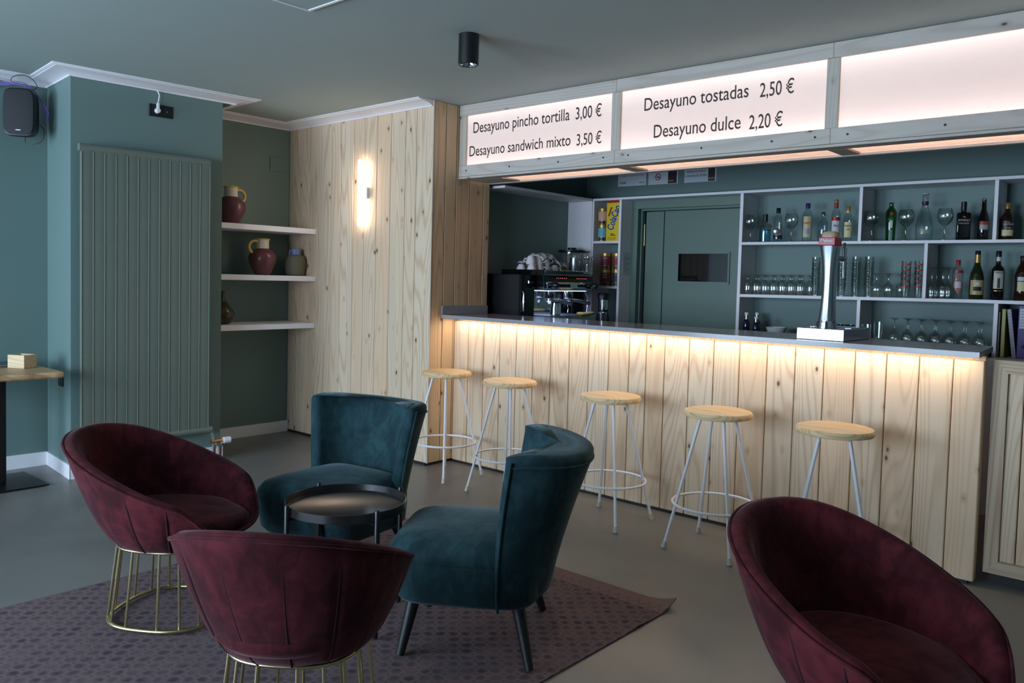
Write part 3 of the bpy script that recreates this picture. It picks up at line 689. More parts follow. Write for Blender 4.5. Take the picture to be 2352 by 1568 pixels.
mb = MB(); mb.tube(curve_pts([(0.10, 0.06, -0.06), (0.13, 0.07, -0.10), (0.12, 0.06, -0.17), (0.06, 0.05, -0.20), (0.0, 0.06, -0.19), (-0.01, 0.08, -0.15)]), 0.0028, 6); mb.xform(SPK); mb.build('speaker_wire', M['redcable'], sp)
t = MB(); t.box(-6.243, -6.19, 1.70, 1.76, 2.57, 2.645, bev=0.004); tag(t.build('cable_box', M['black'], smooth=0), 'small black junction box at the left edge behind the loudspeaker', 'junction box')

# ------------------------------------------------------------------ lamps
wl = thing('wall_lamp', 'vertical lit tube lamp on the pale boarded wall', 'wall lamp', (-5.13, 4.084, 2.055))
mb = MB(); mb.box(-0.018, 0.018, -0.025, 0, -0.045, 0.045, bev=0.003); mb.build('mount', M['white'], wl, smooth=0)
mb = MB(); mb.lathe([(0.001, -0.262), (0.012, -0.260), (0.016, -0.252), (0.016, 0.252), (0.012, 0.260), (0.001, 0.262)], 24, (-0.045, -0.045, 0)); mb.build('tube', M['tube'], wl)
cs = thing('ceiling_spot', 'black cylindrical spot lamp fixed to the ceiling', 'ceiling lamp', (-3.07, 3.10, H))
mb = MB(); mb.lathe([(0.054, -0.001), (0.054, -0.158), (0.050, -0.160), (0.046, -0.158), (0.036, -0.10), (0.001, -0.095)], 40, cap0=True, cap1=True); mb.build('housing', M['blackmetal'], cs)
mb = MB(); mb.lathe([(0.046, -0.1575), (0.044, -0.157), (0.031, -0.125), (0.031, -0.11), (0.001, -0.108)], 32, cap0=False); mb.build('reflector', M['chrome'], cs)
mb = MB(); mb.lathe([(0.028, -0.13), (0.02, -0.135), (0.001, -0.135)], 20, cap0=True); mb.build('bulb', M['china'], cs)

# ------------------------------------------------------------------ rug
mb = MB(); nx, ny = 40, 60; rx, ry = 0.99, 1.52
def rug_z(u, v):
    z = 0.0
    d = math.hypot((1 - u) * 2 * rx, (1 - v) * 2 * ry)
    if d < 0.16: z += 0.035 * (1 - d / 0.16) ** 2
    d2 = abs((1 - v) * 2 * ry - 0.30)
    e = (1 - u) * 2 * rx
    if d2 < 0.08 and e < 0.3: z += 0.006 * (1 - d2 / 0.08) * (1 - e / 0.3)
    return z
top = [[(-rx + 2 * rx * (1 - (1 - i / nx) ** 1.6), -ry + 2 * ry * (1 - (1 - j / ny) ** 1.6), 0.006 + rug_z(1 - (1 - i / nx) ** 1.6, 1 - (1 - j / ny) ** 1.6)) for j in range(ny + 1)] for i in range(nx + 1)]
g = [[mb.bm.verts.new(p) for p in r] for r in top]; g2 = [[mb.bm.verts.new((p[0], p[1], p[2] - 0.005)) for p in r] for r in top]
for i in range(nx):
    for j in range(ny):
        mb.bm.faces.new((g[i][j], g[i + 1][j], g[i + 1][j + 1], g[i][j + 1])); mb.bm.faces.new((g2[i][j], g2[i][j + 1], g2[i + 1][j + 1], g2[i + 1][j]))
for i in range(nx):
    mb.bm.faces.new((g[i][0], g2[i][0], g2[i + 1][0], g[i + 1][0])); mb.bm.faces.new((g[i][ny], g[i + 1][ny], g2[i + 1][ny], g2[i][ny]))
for j in range(ny):
    mb.bm.faces.new((g[0][j], g[0][j + 1], g2[0][j + 1], g2[0][j])); mb.bm.faces.new((g[nx][j], g2[nx][j], g2[nx][j + 1], g[nx][j + 1]))
o = mb.build('rug', M['rug'], loc=(-2.71, 1.58, 0)); tag(o, 'faded mauve printed rug with dark spots under the armchairs', 'rug')

# ------------------------------------------------------------------ burgundy tub chairs (local front = -Y)
TS = (0.333, 0.395, 0.334, 0.728, 0.445, -0.012, 0.202, -0.025, 0.305)
def spow(c, e): return math.copysign(abs(c) ** e, c)
def rim_pt(ph, inset=0.0):
    a, bb, bf, zb, zf, drop = TS[:6]
    s, c = math.sin(ph), math.cos(ph)
    x = (a - inset) * spow(s, .9); y = (bb - inset) * spow(c, .9) if c > 0 else (bf - inset * 0.6) * spow(c, .9)
    t = (y + bf) / (bb + bf)
    z = zf + (zb - zf) * max(0, t)
    return x, y, z
def front_drop(ph):
    q = abs(((ph + PI) % (2 * PI)) - PI); d = min(1, max(0, (q - math.radians(122)) / math.radians(34)))
    return d * d * (3 - 2 * d)
def make_tub(label, loc, rz):
    t = thing('tub_chair', label, 'armchair', loc, rz, 'burgundy tub chairs')
    n = 128; ab, y0, zb0 = TS[6:]
    seams = [math.radians(k) for k in (-118, -92, -66, -40, -13, 13, 40, 66, 92, 118)]
    rings = []; seam_list = []
    def rz_(ph):   # rim height with the front dropping to the seat edge
        return rim_pt(ph)[2] - 0.085 * front_drop(ph)
    m = 16
    for k in range(m):
        s = k / (m - 1); w = s ** .75; r_ = []
        for i in range(n):
            ph = 2 * PI * i / n; x, y, _ = rim_pt(ph); z = rz_(ph)
            g = sum(math.exp(-(((ph - q + PI) % (2 * PI) - PI) / 0.016) ** 2) for q in seams) * 0.008 * min(1, 4 * (1 - s)) * min(1, 6 * s + .2)
            sc = 1 - g / 0.3
            r_.append(((ab * math.sin(ph) * (1 - w) + x * w) * sc, ((y0 + ab * math.cos(ph)) * (1 - w) + y * w) * sc, zb0 + (z - zb0) * s ** 1.25))
        rings.append(r_)
    # rounded rim, then the padded inside wall down to below the seat
    for ins, dz in ((0.008, 0.012), (0.024, 0.018), (0.042, 0.012), (0.056, -0.006)):
        r_ = []
        for i in range(n):
            ph = 2 * PI * i / n; x, y, _ = rim_pt(ph, ins); fd = front_drop(ph); r_.append((x, y, rz_(ph) + dz * (1 - 0.5 * fd)))
        rings.append(r_)
    for s in (0.12, 0.3, 0.5, 0.7, 0.88, 1.0):
        r_ = []
        for i in range(n):
            ph = 2 * PI * i / n; x, y, _ = rim_pt(ph, 0.062); z = rz_(ph) - 0.012
            k = 1 - 0.28 * s ** 1.3
            wr = 0.004 * math.sin(ph * 23 + s * 5) * (1 if s > .5 else 0.3)
            r_.append((x * k + wr, (y - y0) * k + y0, z + (min(0.37, z - 0.03) - z) * s))
        rings.append(r_)
    mb = MB(); mb.ring_loft(rings, cap0=True, cap1=False); shell = mb.build('shell', M['wine'], t, smooth=60)
    for q in seams:
        pts = []
        for k in range(12):
            sv = 0.04 + 0.93 * k / 11; w = sv ** .75; x, y, _ = rim_pt(q); z = rz_(q); kk = 0.985
            pts.append(((ab * math.sin(q) * (1 - w) + x * w) * kk, ((y0 + ab * math.cos(q)) * (1 - w) + y * w) * kk, zb0 + (z - zb0) * sv ** 1.25))
        mb2 = MB(); mb2.tube(pts, 0.0042, 6); seam_list.append(mb2)
    # seat cushion
    rings = []
    for zz, k in ((0.345, 0.62), (0.36, 0.70), (0.385, 0.765), (0.405, 0.775), (0.420, 0.74), (0.430, 0.62), (0.434, 0.40), (0.435, 0.12)):
        r_ = []
        for i in range(72):
            ph = 2 * PI * i / 72; x, y, _ = rim_pt(ph, 0.03); fr = front_drop(ph)
            kk = k + 0.235 * fr * min(1, k / 0.75)
            r_.append((x * k, (y - y0) * kk + y0, zz - 0.02 * fr * k))
        rings.append(r_)
    mb = MB(); mb.ring_loft(rings); mb.build('seat', M['wine'], t, smooth=60)
    mb = MB(); mb.tube([(lambda q: (q[0], q[1], rz_(2 * PI * i / 96) + 0.004))(rim_pt(2 * PI * i / 96, -0.001)) for i in range(96)], 0.0055, 8, closed=True); mb.build('piping', M['wine'], t)
    for mb2 in seam_list: mb2.build('seam', M['wine_seam'], shell)
    # brass cage base
    def base_pt(i_, n_, sc, z, off=0.0):
        a_ = 2 * PI * i_ / n_
        return (0.225 * sc * spow(math.sin(a_), .75), -0.02 + 0.225 * sc * spow(math.cos(a_), .75), z)
    mb = MB(); mb.tube([base_pt(i, 72, 1.0, 0.008) for i in range(72)], 0.008, 10, closed=True); mb.build('base_ring', M['brass'], t)
    mb = MB(); mb.tube([base_pt(i, 72, 0.86, 0.303) for i in range(72)], 0.006, 10, closed=True); mb.build('top_ring', M['brass'], t)
    for i in range(16):
        p0 = base_pt(i + .5, 16, 1.0, 0.015); p1 = base_pt(i + .5, 16, 0.86, 0.302)
        mb = MB(); mb.tube([p0, p1], 0.0052, 8); mb.build('rod', M['brass'], t)
    return t
tub = make_tub('burgundy velvet tub chair at the left, between the radiator and the round black table', (-3.196, 1.553, 0.012), 0)
tub.rotation_euler[2] = math.radians(32 + 90)
dup(tub, None, (-2.027, 1.382, 0.012), math.radians(126.4 + 90), 'burgundy velvet tub chair seen from behind, nearest the black table')
dup(tub, None, (-0.685, 2.298, 0.0), math.radians(-21 + 90), 'burgundy velvet tub chair on the bare floor in the right foreground')

# ------------------------------------------------------------------ teal lounge chairs (local front = -Y)
def make_teal(label, loc, rz):
    t = thing('lounge_chair', label, 'armchair', loc, rz, 'teal velvet lounge chairs')
    def plan(v):   # half width, rear y, wing reach, at height fraction v
        return 0.275 + 0.068 * v ** 1.3, 0.295 + 0.155 * v ** 1.3, 0.19 + 0.125 * v
    Z0, Z1, EX = 0.20, 0.744, 0.92
    nt_, nv = 28, 12
    def pt(q, v, off):   # q in -1..1 along the wrap; off outward offset
        hw, ry_, reach = plan(v)
        # superellipse arc from one wing tip round the back to the other
        a_ = q * PI / 2
        x = hw * spow(math.sin(a_), EX); y = ry_ - reach * (1 - spow(math.cos(a_), EX))
        # outward normal (numerical)
        e = 0.002
        a2 = a_ + e; a1 = a_ - e
        dx = hw * (spow(math.sin(a2), EX) - spow(math.sin(a1), EX)); dy = -reach * (spow(max(1e-6, math.cos(a1)), EX) - spow(max(1e-6, math.cos(a2)), EX)) * 1.0
        L = math.hypot(dx, dy) or 1; nx_, ny_ = -dy / L, dx / L
        return x + nx_ * off, y + ny_ * off
    def zz(q, v): return Z0 + (Z1 - Z0) * v + 0.034 * v * abs(q) ** 2 - 0.03 * v * abs(q) ** 10
    rings = []
    T = 0.074
    for j in range(nv + 1):
        v = j / nv
        if j == 0: prof = [(0.0)]
        outer = []; inner = []
        qs = [-0.985 + 1.97 * i / nt_ for i in range(nt_ + 1)]
        for q in qs:
            x, y = pt(q, v, 0.0); outer.append((x, y, zz(q, v)))
        for q in reversed(qs):
            x, y = pt(q, v, -T * (1.0 - 0.25 * abs(q) ** 4)); inner.append((x, y, zz(q, v)))
        rings.append(outer + inner)
    # rolled top edge: close towards the middle of the thickness
    last = rings[-1]; L = len(last); half = L // 2
    for f_, dz in ((0.10, 0.014), (0.28, 0.022), (0.45, 0.024)):
        r_ = []
        for i in range(L):
            p = last[i]; o_ = last[L - 1 - i]
            r_.append((p[0] + (o_[0] - p[0]) * f_, p[1] + (o_[1] - p[1]) * f_, p[2] + dz))
        rings.append(r_)
    mb = MB(); mb.ring_loft(rings); back = mb.build('backrest', M['teal'], t, smooth=60, subsurf=1)
    # welt down the outer edge of each wing and along the top
    for s in (-1, 1):
        pts = [(lambda p: (p[0], p[1], zz(s * .955, j / 14) + (0.004 if j == 14 else 0)))(pt(s * .945, j / 14, 0.002)) for j in range(15)]
        mb = MB(); mb.tube(pts, 0.0055, 8); mb.build('piping', M['teal'], back)
    mb = MB(); mb.tube([(lambda p, q: (p[0], p[1], zz(q, 0.965)))(pt(-.93 + 1.86 * i / 40, 0.965, 0.001), -.93 + 1.86 * i / 40) for i in range(41)], 0.0045, 8); mb.build('piping', M['teal'], back)
    # seat: upholstered base with a domed top
    def sq(hx, yf, yr, z, e=0.42, n=56):
        cy_ = (yf + yr) / 2; hy = (yr - yf) / 2
        return [(hx * spow(math.sin(2 * PI * i / n), e), cy_ - hy * spow(math.cos(2 * PI * i / n), e), z) for i in range(n)]
    rings = [sq(0.20, -0.21, 0.20, 0.195), sq(0.255, -0.272, 0.25, 0.202), sq(0.272, -0.290, 0.268, 0.225), sq(0.280, -0.302, 0.272, 0.30), sq(0.280, -0.306, 0.27, 0.355)]
    mb = MB(); mb.ring_loft(rings); mb.build('seat_frame', M['teal'], t, smooth=60)
    rings = [sq(0.279, -0.305, 0.262, 0.356), sq(0.283, -0.310, 0.262, 0.37), sq(0.279, -0.306, 0.26, 0.395), sq(0.256, -0.285, 0.245, 0.425), sq(0.20, -0.23, 0.2, 0.442), sq(0.11, -0.14, 0.1, 0.449), sq(0.02, -0.03, 0.0, 0.451)]
    mb = MB(); mb.ring_loft(rings); mb.build('seat', M['teal'], t, smooth=60)
    for sx, sy, tx, ty in ((-1, -1, 0.19, -0.20), (1, -1, 0.19, -0.20), (-1, 1, 0.20, 0.19), (1, 1, 0.20, 0.19)):
        fx, fy = (0.235, -0.24) if sy < 0 else (0.275, 0.245)
        mb = MB(); mb.tube([(sx * tx, ty, 0.205), (sx * fx, fy, 0.0)], 0.025, 16, r1=0.016); mb.build('leg', M['blackwood'], t)
    return t
teal = make_teal('teal velvet lounge chair at the back, behind the round black table', (-3.130, 2.335, 0.012), 0)
teal.rotation_euler[2] = math.radians(-81 + 90)
dup(teal, None, (-2.15, 2.28, 0.012), math.atan2(-0.562, -0.827) + PI / 2, 'teal velvet lounge chair seen from its side, right of the round black table')

# ------------------------------------------------------------------ round tray table
tt = thing('tray_table', 'round black metal tray table between the armchairs', 'table', (-2.635, 2.015, 0.012))
R = 0.243; DZ = 0.024
mb = MB(); mb.lathe([(0.001, 0.428 + DZ), (R - 0.002, 0.428 + DZ), (R, 0.430 + DZ), (R, 0.462 + DZ), (R - 0.003, 0.464 + DZ), (R - 0.005, 0.462 + DZ), (R - 0.006, 0.436 + DZ), (R - 0.012, 0.432 + DZ), (0.001, 0.432 + DZ)], 72, cap0=True, cap1=True); mb.build('tray', M['traymetal'], tt)
for k in range(4):
    a_ = math.radians(80 + 90 * k)
    x, y = (R + 0.011) * math.cos(a_), (R + 0.011) * math.sin(a_)
    mb = MB(); mb.lathe([(0.0085, 0.0), (0.0105, 0.004), (0.0105, 0.470 + DZ), (0.008, 0.475 + DZ), (0.001, 0.476 + DZ)], 14, (x, y, 0)); lg = mb.build('leg', M['blackmetal'], tt)
mb = MB()
for k in range(2):
    a_ = math.radians(80 + 90 * k); x, y = R * math.cos(a_), R * math.sin(a_); mb.tube([(-x, -y, 0.417 + DZ), (x, y, 0.417 + DZ)], 0.008, 8)
mb.build('cross_bar', M['blackmetal'], tt)

# ------------------------------------------------------------------ bar stools
def make_stool(label, loc, rz):
    t = thing('bar_stool', label, 'bar stool', loc, rz, 'bar stools along the counter')
    mb = MB(); mb.lathe([(0.160, 0.705), (0.176, 0.709), (0.180, 0.718), (0.180, 0.728), (0.174, 0.738), (0.160, 0.742), (0.001, 0.743)], 56); mb.build('seat', M['stool'], t)
    for sx, sy in ((-1, -1), (1, -1), (1, 1), (-1, 1)):
        mb = MB(); mb.tube([(sx * .065, sy * .065, 0.705), (sx * 0.187, sy * 0.187, 0.02)], 0.0085, 10); lg = mb.build('leg', M['whitemetal'], t)
        mb = MB(); mb.tube([(sx * .1845, sy * .1845, 0.034), (sx * 0.19, sy * 0.19, 0.0)], 0.0115, 12, r1=0.0145); mb.build('rubber_foot', M['rubber'], lg)
    rr = math.hypot(0.148, 0.148) + 0.012
    mb = MB(); mb.tube([(rr * math.cos(2 * PI * i / 56), rr * math.sin(2 * PI * i / 56), 0.238) for i in range(56)], 0.0075, 10, closed=True); mb.build('foot_ring', M['whitemetal'], t)
    mb = MB(); mb.lathe([(0.09, 0.700), (0.09, 0.704)], 24); mb.build('mounting_plate', M['whitemetal'], t)
    return t
names = ['bar stool with a round pine seat nearest the boarded pillar, first from the left', 'second bar stool from the pillar, behind the teal chair with its back to the bar', 'third bar stool, in the middle of the row before the bar', 'fourth bar stool, its four white legs and ring in full view', 'fifth bar stool, nearest the gate, its legs hidden by the burgundy chair']
names[1] = 'second bar stool from the boarded pillar along the bar'
st = make_stool(names[0], (-4.12, 4.01, 0), 0)
for nm, x, y, a_ in zip(names[1:], (-3.50, -2.68, -1.98, -1.365), (3.99, 3.96, 3.94, 3.93), (0, 0, 0, 19)):
    dup(st, None, (x, y, 0), math.radians(a_), nm)

# ------------------------------------------------------------------ table in the left corner
lt = thing('pine_table', 'pine topped table on a black steel column at the left edge', 'table', (-5.82, 1.62, 0))
rings = []
for k in range(25):
    y = -0.36 + 0.70 * k / 24; wob = 0.006 * math.sin(k * 0.9) + 0.004 * math.sin(k * 2.3)
    x0, x1 = -0.33, 0.36 + wob
    rings.append([(x0, y, 0.712), (x1 - 0.008, y, 0.712), (x1 + 0.004, y, 0.722), (x1 + 0.006, y, 0.738), (x1 - 0.004, y, 0.750), (x0, y, 0.750)])
mb = MB(); mb.ring_loft(rings); mb.build('table_top', M['slab'], lt, smooth=35)
mb = MB(); mb.box(-0.07, 0.03, 0.02, 0.12, 0.0145, 0.711, bev=0.004); mb.build('column', M['blackmetal'], lt, smooth=0)
mb = MB(); mb.box(-0.25, 0.21, -0.17, 0.31, 0.004, 0.014, bev=0.003); mb.build('base_plate', M['blackmetal'], lt, smooth=0)
for x, y in ((-0.22, -0.14), (0.18, -0.14), (0.18, 0.28), (-0.22, 0.28)):
    mb = MB(); mb.lathe([(0.012, 0), (0.012, 0.005)], 12, (x, y, 0)); mb.build('foot', M['plinth'], lt)
cr = thing('napkin_crate', 'small open pine crate standing on the pine table', 'crate', (-5.83, 1.845, 0.751), math.radians(28))
w_, d_, h_ = 0.064, 0.052, 0.085
for nm, x0, x1, y0, y1 in (('side', -w_, w_, -d_, -d_ + 0.009), ('side', -w_, w_, d_ - 0.009, d_), ('side', -w_, -w_ + 0.009, -d_ + 0.0095, d_ - 0.0095), ('side', w_ - 0.009, w_, -d_ + 0.0095, d_ - 0.0095)):
    mb = MB(); mb.box(x0, x1, y0, y1, 0, h_, bev=0.0015); mb.build(nm, M['crate'], cr, smooth=0)
mb = MB(); mb.box(-w_ + 0.0095, w_ - 0.0095, -d_ + 0.0095, d_ - 0.0095, 0, 0.006); mb.build('bottom', M['crate'], cr, smooth=0)
mb = MB(); mb.box(-w_ - 0.0008, -w_ - 0.0001, -0.022, 0.022, 0.035, 0.058); mb.build('printed_mark', cmat(170, 60, 54), cr, smooth=0)
for k, (dx, dy, a_, c_) in enumerate(((0, 0, 8, (52, 48, 50)), (0.01, 0.01, -6, (92, 84, 80)))):
    t = thing('magazine', ['dark cover magazine lying beneath another on the pine table', 'grey brown magazine on top of the dark one on the pine table'][k], 'magazine', (-6.03 + dx, 1.80 + dy, 0.751 + 0.0075 * k), math.radians(a_ + 20))
    mb = MB(); mb.box(-0.10, 0.10, -0.14, 0.14, 0.0, 0.0012); mb.box(-0.10, 0.10, -0.14, 0.14, 0.0058, 0.007); mb.build('cover', cmat(*c_, 0.35), t, smooth=0)
    mb = MB(); mb.box(-0.098, 0.098, -0.138, 0.138, 0.0013, 0.0057); mb.build('pages', M['paper'], t, smooth=0)

# ------------------------------------------------------------------ glassware
def lathe_thing(name, prof, mat, n=20): mb = MB(); mb.lathe(prof, n, cap0=False, cap1=False); return mb.build(name, M[mat])
def park(o): return o
# one of each kind; the first place uses the object itself
class Kind:
    def __init__(s, make): s.make = make; s.first = None
    def put(s, loc, label, group, rz=0.0):
        if s.first is None:
            s.first = s.make(); o = s.first; o.location = loc; o.rotation_euler = (0, 0, rz)
        else:
            o = s.first.copy(); COL.objects.link(o); o.location = loc; o.rotation_euler = (0, 0, rz)
            for ch in s.first.children:
                c = ch.copy(); COL.objects.link(c); c.parent = o
        o['label'] = label; o['group'] = group; o['category'] = 'glass'
        return o
def k_balloon():
    o = lathe_thing('balloon_glass', [(0.001, 0.0), (0.036, 0.001), (0.036, 0.003), (0.012, 0.009), (0.005, 0.018), (0.0045, 0.085), (0.009, 0.095), (0.026, 0.108), (0.043, 0.130), (0.050, 0.158), (0.047, 0.19), (0.040, 0.215), (0.039, 0.215), (0.045, 0.188), (0.0485, 0.158), (0.0415, 0.131), (0.025, 0.110), (0.001, 0.104)], 'glass', 24)
    for k in range(5):
        mb = MB(); a0 = -PI / 2 - 0.30 + k * 0.125
        pts = [(0.0508 * math.cos(a), 0.0508 * math.sin(a), z) for a, z in ((a0, 0.152), (a0 + 0.09, 0.152), (a0 + 0.09, 0.160), (a0, 0.160))]
        mb.poly(pts); mb.build('printed_mark', M['white'], o, smooth=0)
    return o
def k_goblet():
    o = lathe_thing('goblet', [(0.027, 0.0), (0.0265, 0.001), (0.029, 0.05), (0.0285, 0.085), (0.02, 0.108), (0.006, 0.118), (0.005, 0.132), (0.012, 0.143), (0.026, 0.147), (0.0275, 0.150), (0.001, 0.151)], 'glass', 20)
    mb = MB()
    for k in range(4):
        a0 = -PI / 2 - 0.55 + k * 0.28
        mb.poly([(0.0292 * math.cos(a), 0.0292 * math.sin(a), z) for a, z in ((a0, 0.020), (a0 + 0.2, 0.020), (a0 + 0.2, 0.027), (a0, 0.027))])
    mb.build('red_mark', cmat(168, 30, 40), o, smooth=0); return o
def k_tumbler(): return lathe_thing('tumbler', [(0.001, 0.006), (0.0225, 0.006), (0.0225, 0.0), (0.024, 0.0), (0.026, 0.02), (0.0302, 0.086), (0.0335, 0.091), (0.0335, 0.095), (0.0310, 0.0955), (0.0243, 0.012), (0.001, 0.010)], 'glass', 20)
def k_redtumbler():
    o = lathe_thing('tumbler', [(0.001, 0.006), (0.022, 0.006), (0.0225, 0.0), (0.024, 0.0), (0.032, 0.10), (0.0307, 0.10), (0.0232, 0.012), (0.001, 0.010)], 'glass', 20)
    mb = MB(); mb.lathe([(0.0301, 0.072), (0.0304, 0.080)], 20, cap0=False, cap1=False); mb.build('red_band', cmat(176, 44, 50), o); return o
def k_snifter(): 
    o = lathe_thing('snifter', [(0.024, 0.0), (0.0232, 0.001), (0.031, 0.035), (0.034, 0.058), (0.028, 0.088), (0.010, 0.104), (0.0055, 0.115), (0.0055, 0.14), (0.013, 0.158), (0.030, 0.163), (0.031, 0.166), (0.001, 0.167)], 'glass', 20)
    mb = MB(); mb.poly([(0.0335 * math.cos(a), 0.0335 * math.sin(a), z) for a, z in ((-PI / 2 - .3, 0.045), (-PI / 2 + .3, 0.045), (-PI / 2 + .3, 0.053), (-PI / 2 - .3, 0.053))]); mb.build('printed_mark', M['white'], o, smooth=0); return o
def k_flute(): return lathe_thing('flute', [(0.022, 0.0), (0.0214, 0.001), (0.026, 0.03), (0.026, 0.06), (0.018, 0.10), (0.006, 0.118), (0.004, 0.13), (0.0042, 0.192), (0.012, 0.203), (0.028, 0.206), (0.029, 0.209), (0.001, 0.21)], 'glass', 20)
def k_wine():
    o = lathe_thing('wine_glass', [(0.030, 0.0), (0.0293, 0.001), (0.036, 0.03), (0.037, 0.045), (0.030, 0.075), (0.012, 0.092), (0.0055, 0.100), (0.004, 0.112), (0.004, 0.158), (0.012, 0.172), (0.032, 0.177), (0.034, 0.180), (0.001, 0.181)], 'glass', 22)
    mb = MB(); mb.poly([(0.0372 * math.cos(a), 0.0372 * math.sin(a), z) for a, z in ((-PI / 2 - .28, 0.036), (-PI / 2 + .28, 0.036), (-PI / 2 + .28, 0.046), (-PI / 2 - .28, 0.046))]); mb.build('printed_mark', M['white'], o, smooth=0); return o
def k_hiball(): return lathe_thing('tumbler', [(0.001, 0.008), (0.026, 0.008), (0.028, 0.0), (0.030, 0.002), (0.034, 0.06), (0.035, 0.125), (0.0335, 0.125), (0.0325, 0.06), (0.028, 0.012), (0.001, 0.011)], 'glass', 22)
def k_green(): return lathe_thing('green_tumbler', [(0.001, 0.008), (0.026, 0.008), (0.027, 0.0), (0.029, 0.002), (0.030, 0.05), (0.034, 0.11), (0.0328, 0.11), (0.0286, 0.05), (0.027, 0.012), (0.001, 0.011)], 'glass_green', 22)

S1, S3, SF = 1.7395, 1.0285, 0.9885
def S2(x): return Z2(x) + 0.0008
K = Kind(k_balloon)
for i, (x, wh) in enumerate(((-2.80, 'left of the bottle with the blue base'), (-2.475, 'between the black and purple capped bottles'), (-1.893, 'just left of the green bottle'), (-1.667, 'between the green bottle and the clear decanter'), (-1.423, 'between the clear decanter and square black bottle'))):
    K.put((x, 6.0, S1), 'round balloon glass on the top shelf, ' + wh, 'balloon glasses on the top shelf')
K = Kind(k_goblet)
for row, (y, nm) in enumerate(((5.985, 'front'), (6.085, 'back'))):
    for i in range(7):
        x = -2.80 + i * 0.0685 + row * 0.046
        K.put((x, y, S2(x)), '%s upside down goblet from the left in the %s row on the middle shelf' % (ORD(i), nm), 'upside down goblets on the middle shelf')
K = Kind(k_tumbler)
for nm, x, y, cnt in (('left of the beer tap', -2.285, 6.03, 6), ('just right of the beer tap', -2.095, 6.03, 6), ('third from the left on the middle shelf', -2.005, 6.06, 6), ('beside the snifters', -1.905, 6.03, 6)):
    for i in range(cnt):
        pos = 'topmost' if i == cnt - 1 else 'lowest' if i == 0 else ORD(i) + ' lowest'
        K.put((x, y, S2(x) + 0.038 * i), '%s tumbler in the clear stack %s' % (pos, nm), 'stacked tumblers on the middle shelf')
K = Kind(k_snifter)
for i, (x, y, wh) in enumerate(((-1.835, 5.98, 'front left'), (-1.757, 5.98, 'front right'), (-1.79, 6.09, 'rear left'), (-1.70, 6.08, 'rear right'))):
    K.put((x, y, S2(x)), '%s upside down snifter of the four on the middle shelf' % wh, 'upside down snifters')
K = Kind(k_redtumbler)
for nm, x, y in (('left', -1.648, 5.99), ('right', -1.575, 6.03)):
    for i in range(5):
        K.put((x, y, S2(x) + 0.0385 * i), '%s red banded tumbler in the %s stack beside the shelf divider' % ('topmost' if i == 4 else 'lowest' if i == 0 else ORD(i) + ' from the bottom', nm), 'red banded tumblers')
K = Kind(k_flute)
for i, (x, y, wh) in enumerate(((-1.478, 5.97, 'front left'), (-1.412, 5.97, 'front right'), (-1.467, 6.045, 'middle left'), (-1.395, 6.05, 'middle right'), (-1.44, 6.12, 'rearmost'))):
    K.put((x, y, S2(x)), '%s upside down flute of the five right of the divider' % wh, 'upside down flutes')
K = Kind(k_wine)
for row, (y, nm) in enumerate(((5.92, 'front'), (6.03, 'back'))):
    for i in range(7 - row):
        x = -1.685 + i * 0.088 + row * 0.05
        K.put((x, y, S3), '%s upside down wine glass from the left, lowest level, %s row' % (ORD(i), nm), 'upside down wine glasses')
K = Kind(k_hiball)
for i, (x, y, wh) in enumerate(((-1.875, 5.93, 'left one'), (-1.80, 5.94, 'right one'))):
    K.put((x, y, S3 + 0.02), '%s of two wide clear tumblers standing by the beer tap base' % wh, 'wide tumblers')
    K.first.location.z = S3
K = Kind(k_green)
for i, (x, wh) in enumerate(((-2.095, 'left one'), (-2.02, 'right one'))):
    K.put((x, 6.02, S3 + 0.001), '%s of two dark green tumblers behind the beer tap base' % wh, 'dark green tumblers')

# ------------------------------------------------------------------ bottles
M['gin'] = glass('clear_bottle_glass', (0.86, 0.93, 0.93, 1), 0.09, 1.2)
M['g_blue'] = glass('blue_tinted_glass', (0.25, 0.72, 0.88, 1), 0.10, 1.0)
M['g_green'] = glass('emerald_glass', (0.05, 0.42, 0.08, 1), 0.08, 1.0)
M['g_dark'] = plain('near_black_glass', srgb(18, 16, 16), 0.07, var=0.02, coat=0.4)
M['g_brown'] = plain('dark_brown_glass', srgb(44, 24, 16), 0.08, var=0.02, coat=0.4)
M['g_olive'] = plain('dark_green_bottle_glass', srgb(34, 42, 20), 0.08, var=0.04, coat=0.4)
M['g_navy'] = plain('navy_bottle_glass', srgb(22, 24, 58), 0.1, var=0.04, coat=0.3)
def bottle(name, label, x, z, prof, mat, capz=None, cap_mat=None, capr=0.014, y=6.02, square=False, group=None, rz=0.0):
    """prof: (radius, height) of the outside"""
    t = thing(name, label, 'bottle', (x, y, z), rz, group)
    mb = MB()
    if square:
        rings = [[(r * 1.0 * spow(math.sin(2 * PI * i / 32), .25), r * 0.8 * spow(math.cos(2 * PI * i / 32), .25), zz) if r > 0.02 else (r * math.sin(2 * PI * i / 32), r * math.cos(2 * PI * i / 32), zz) for i in range(32)] for r, zz in prof]
        mb.ring_loft(rings)
    else: mb.lathe(prof, 24)
    mb.build('body', mat, t, smooth=50)
    if capz:
        mb = MB(); mb.lathe([(capr, capz[0]), (capr, capz[1] - 0.002), (capr * 0.9, capz[1]), (0.001, capz[1] + 0.0005)], 16); mb.build('cap', cap_mat, t)
    return t
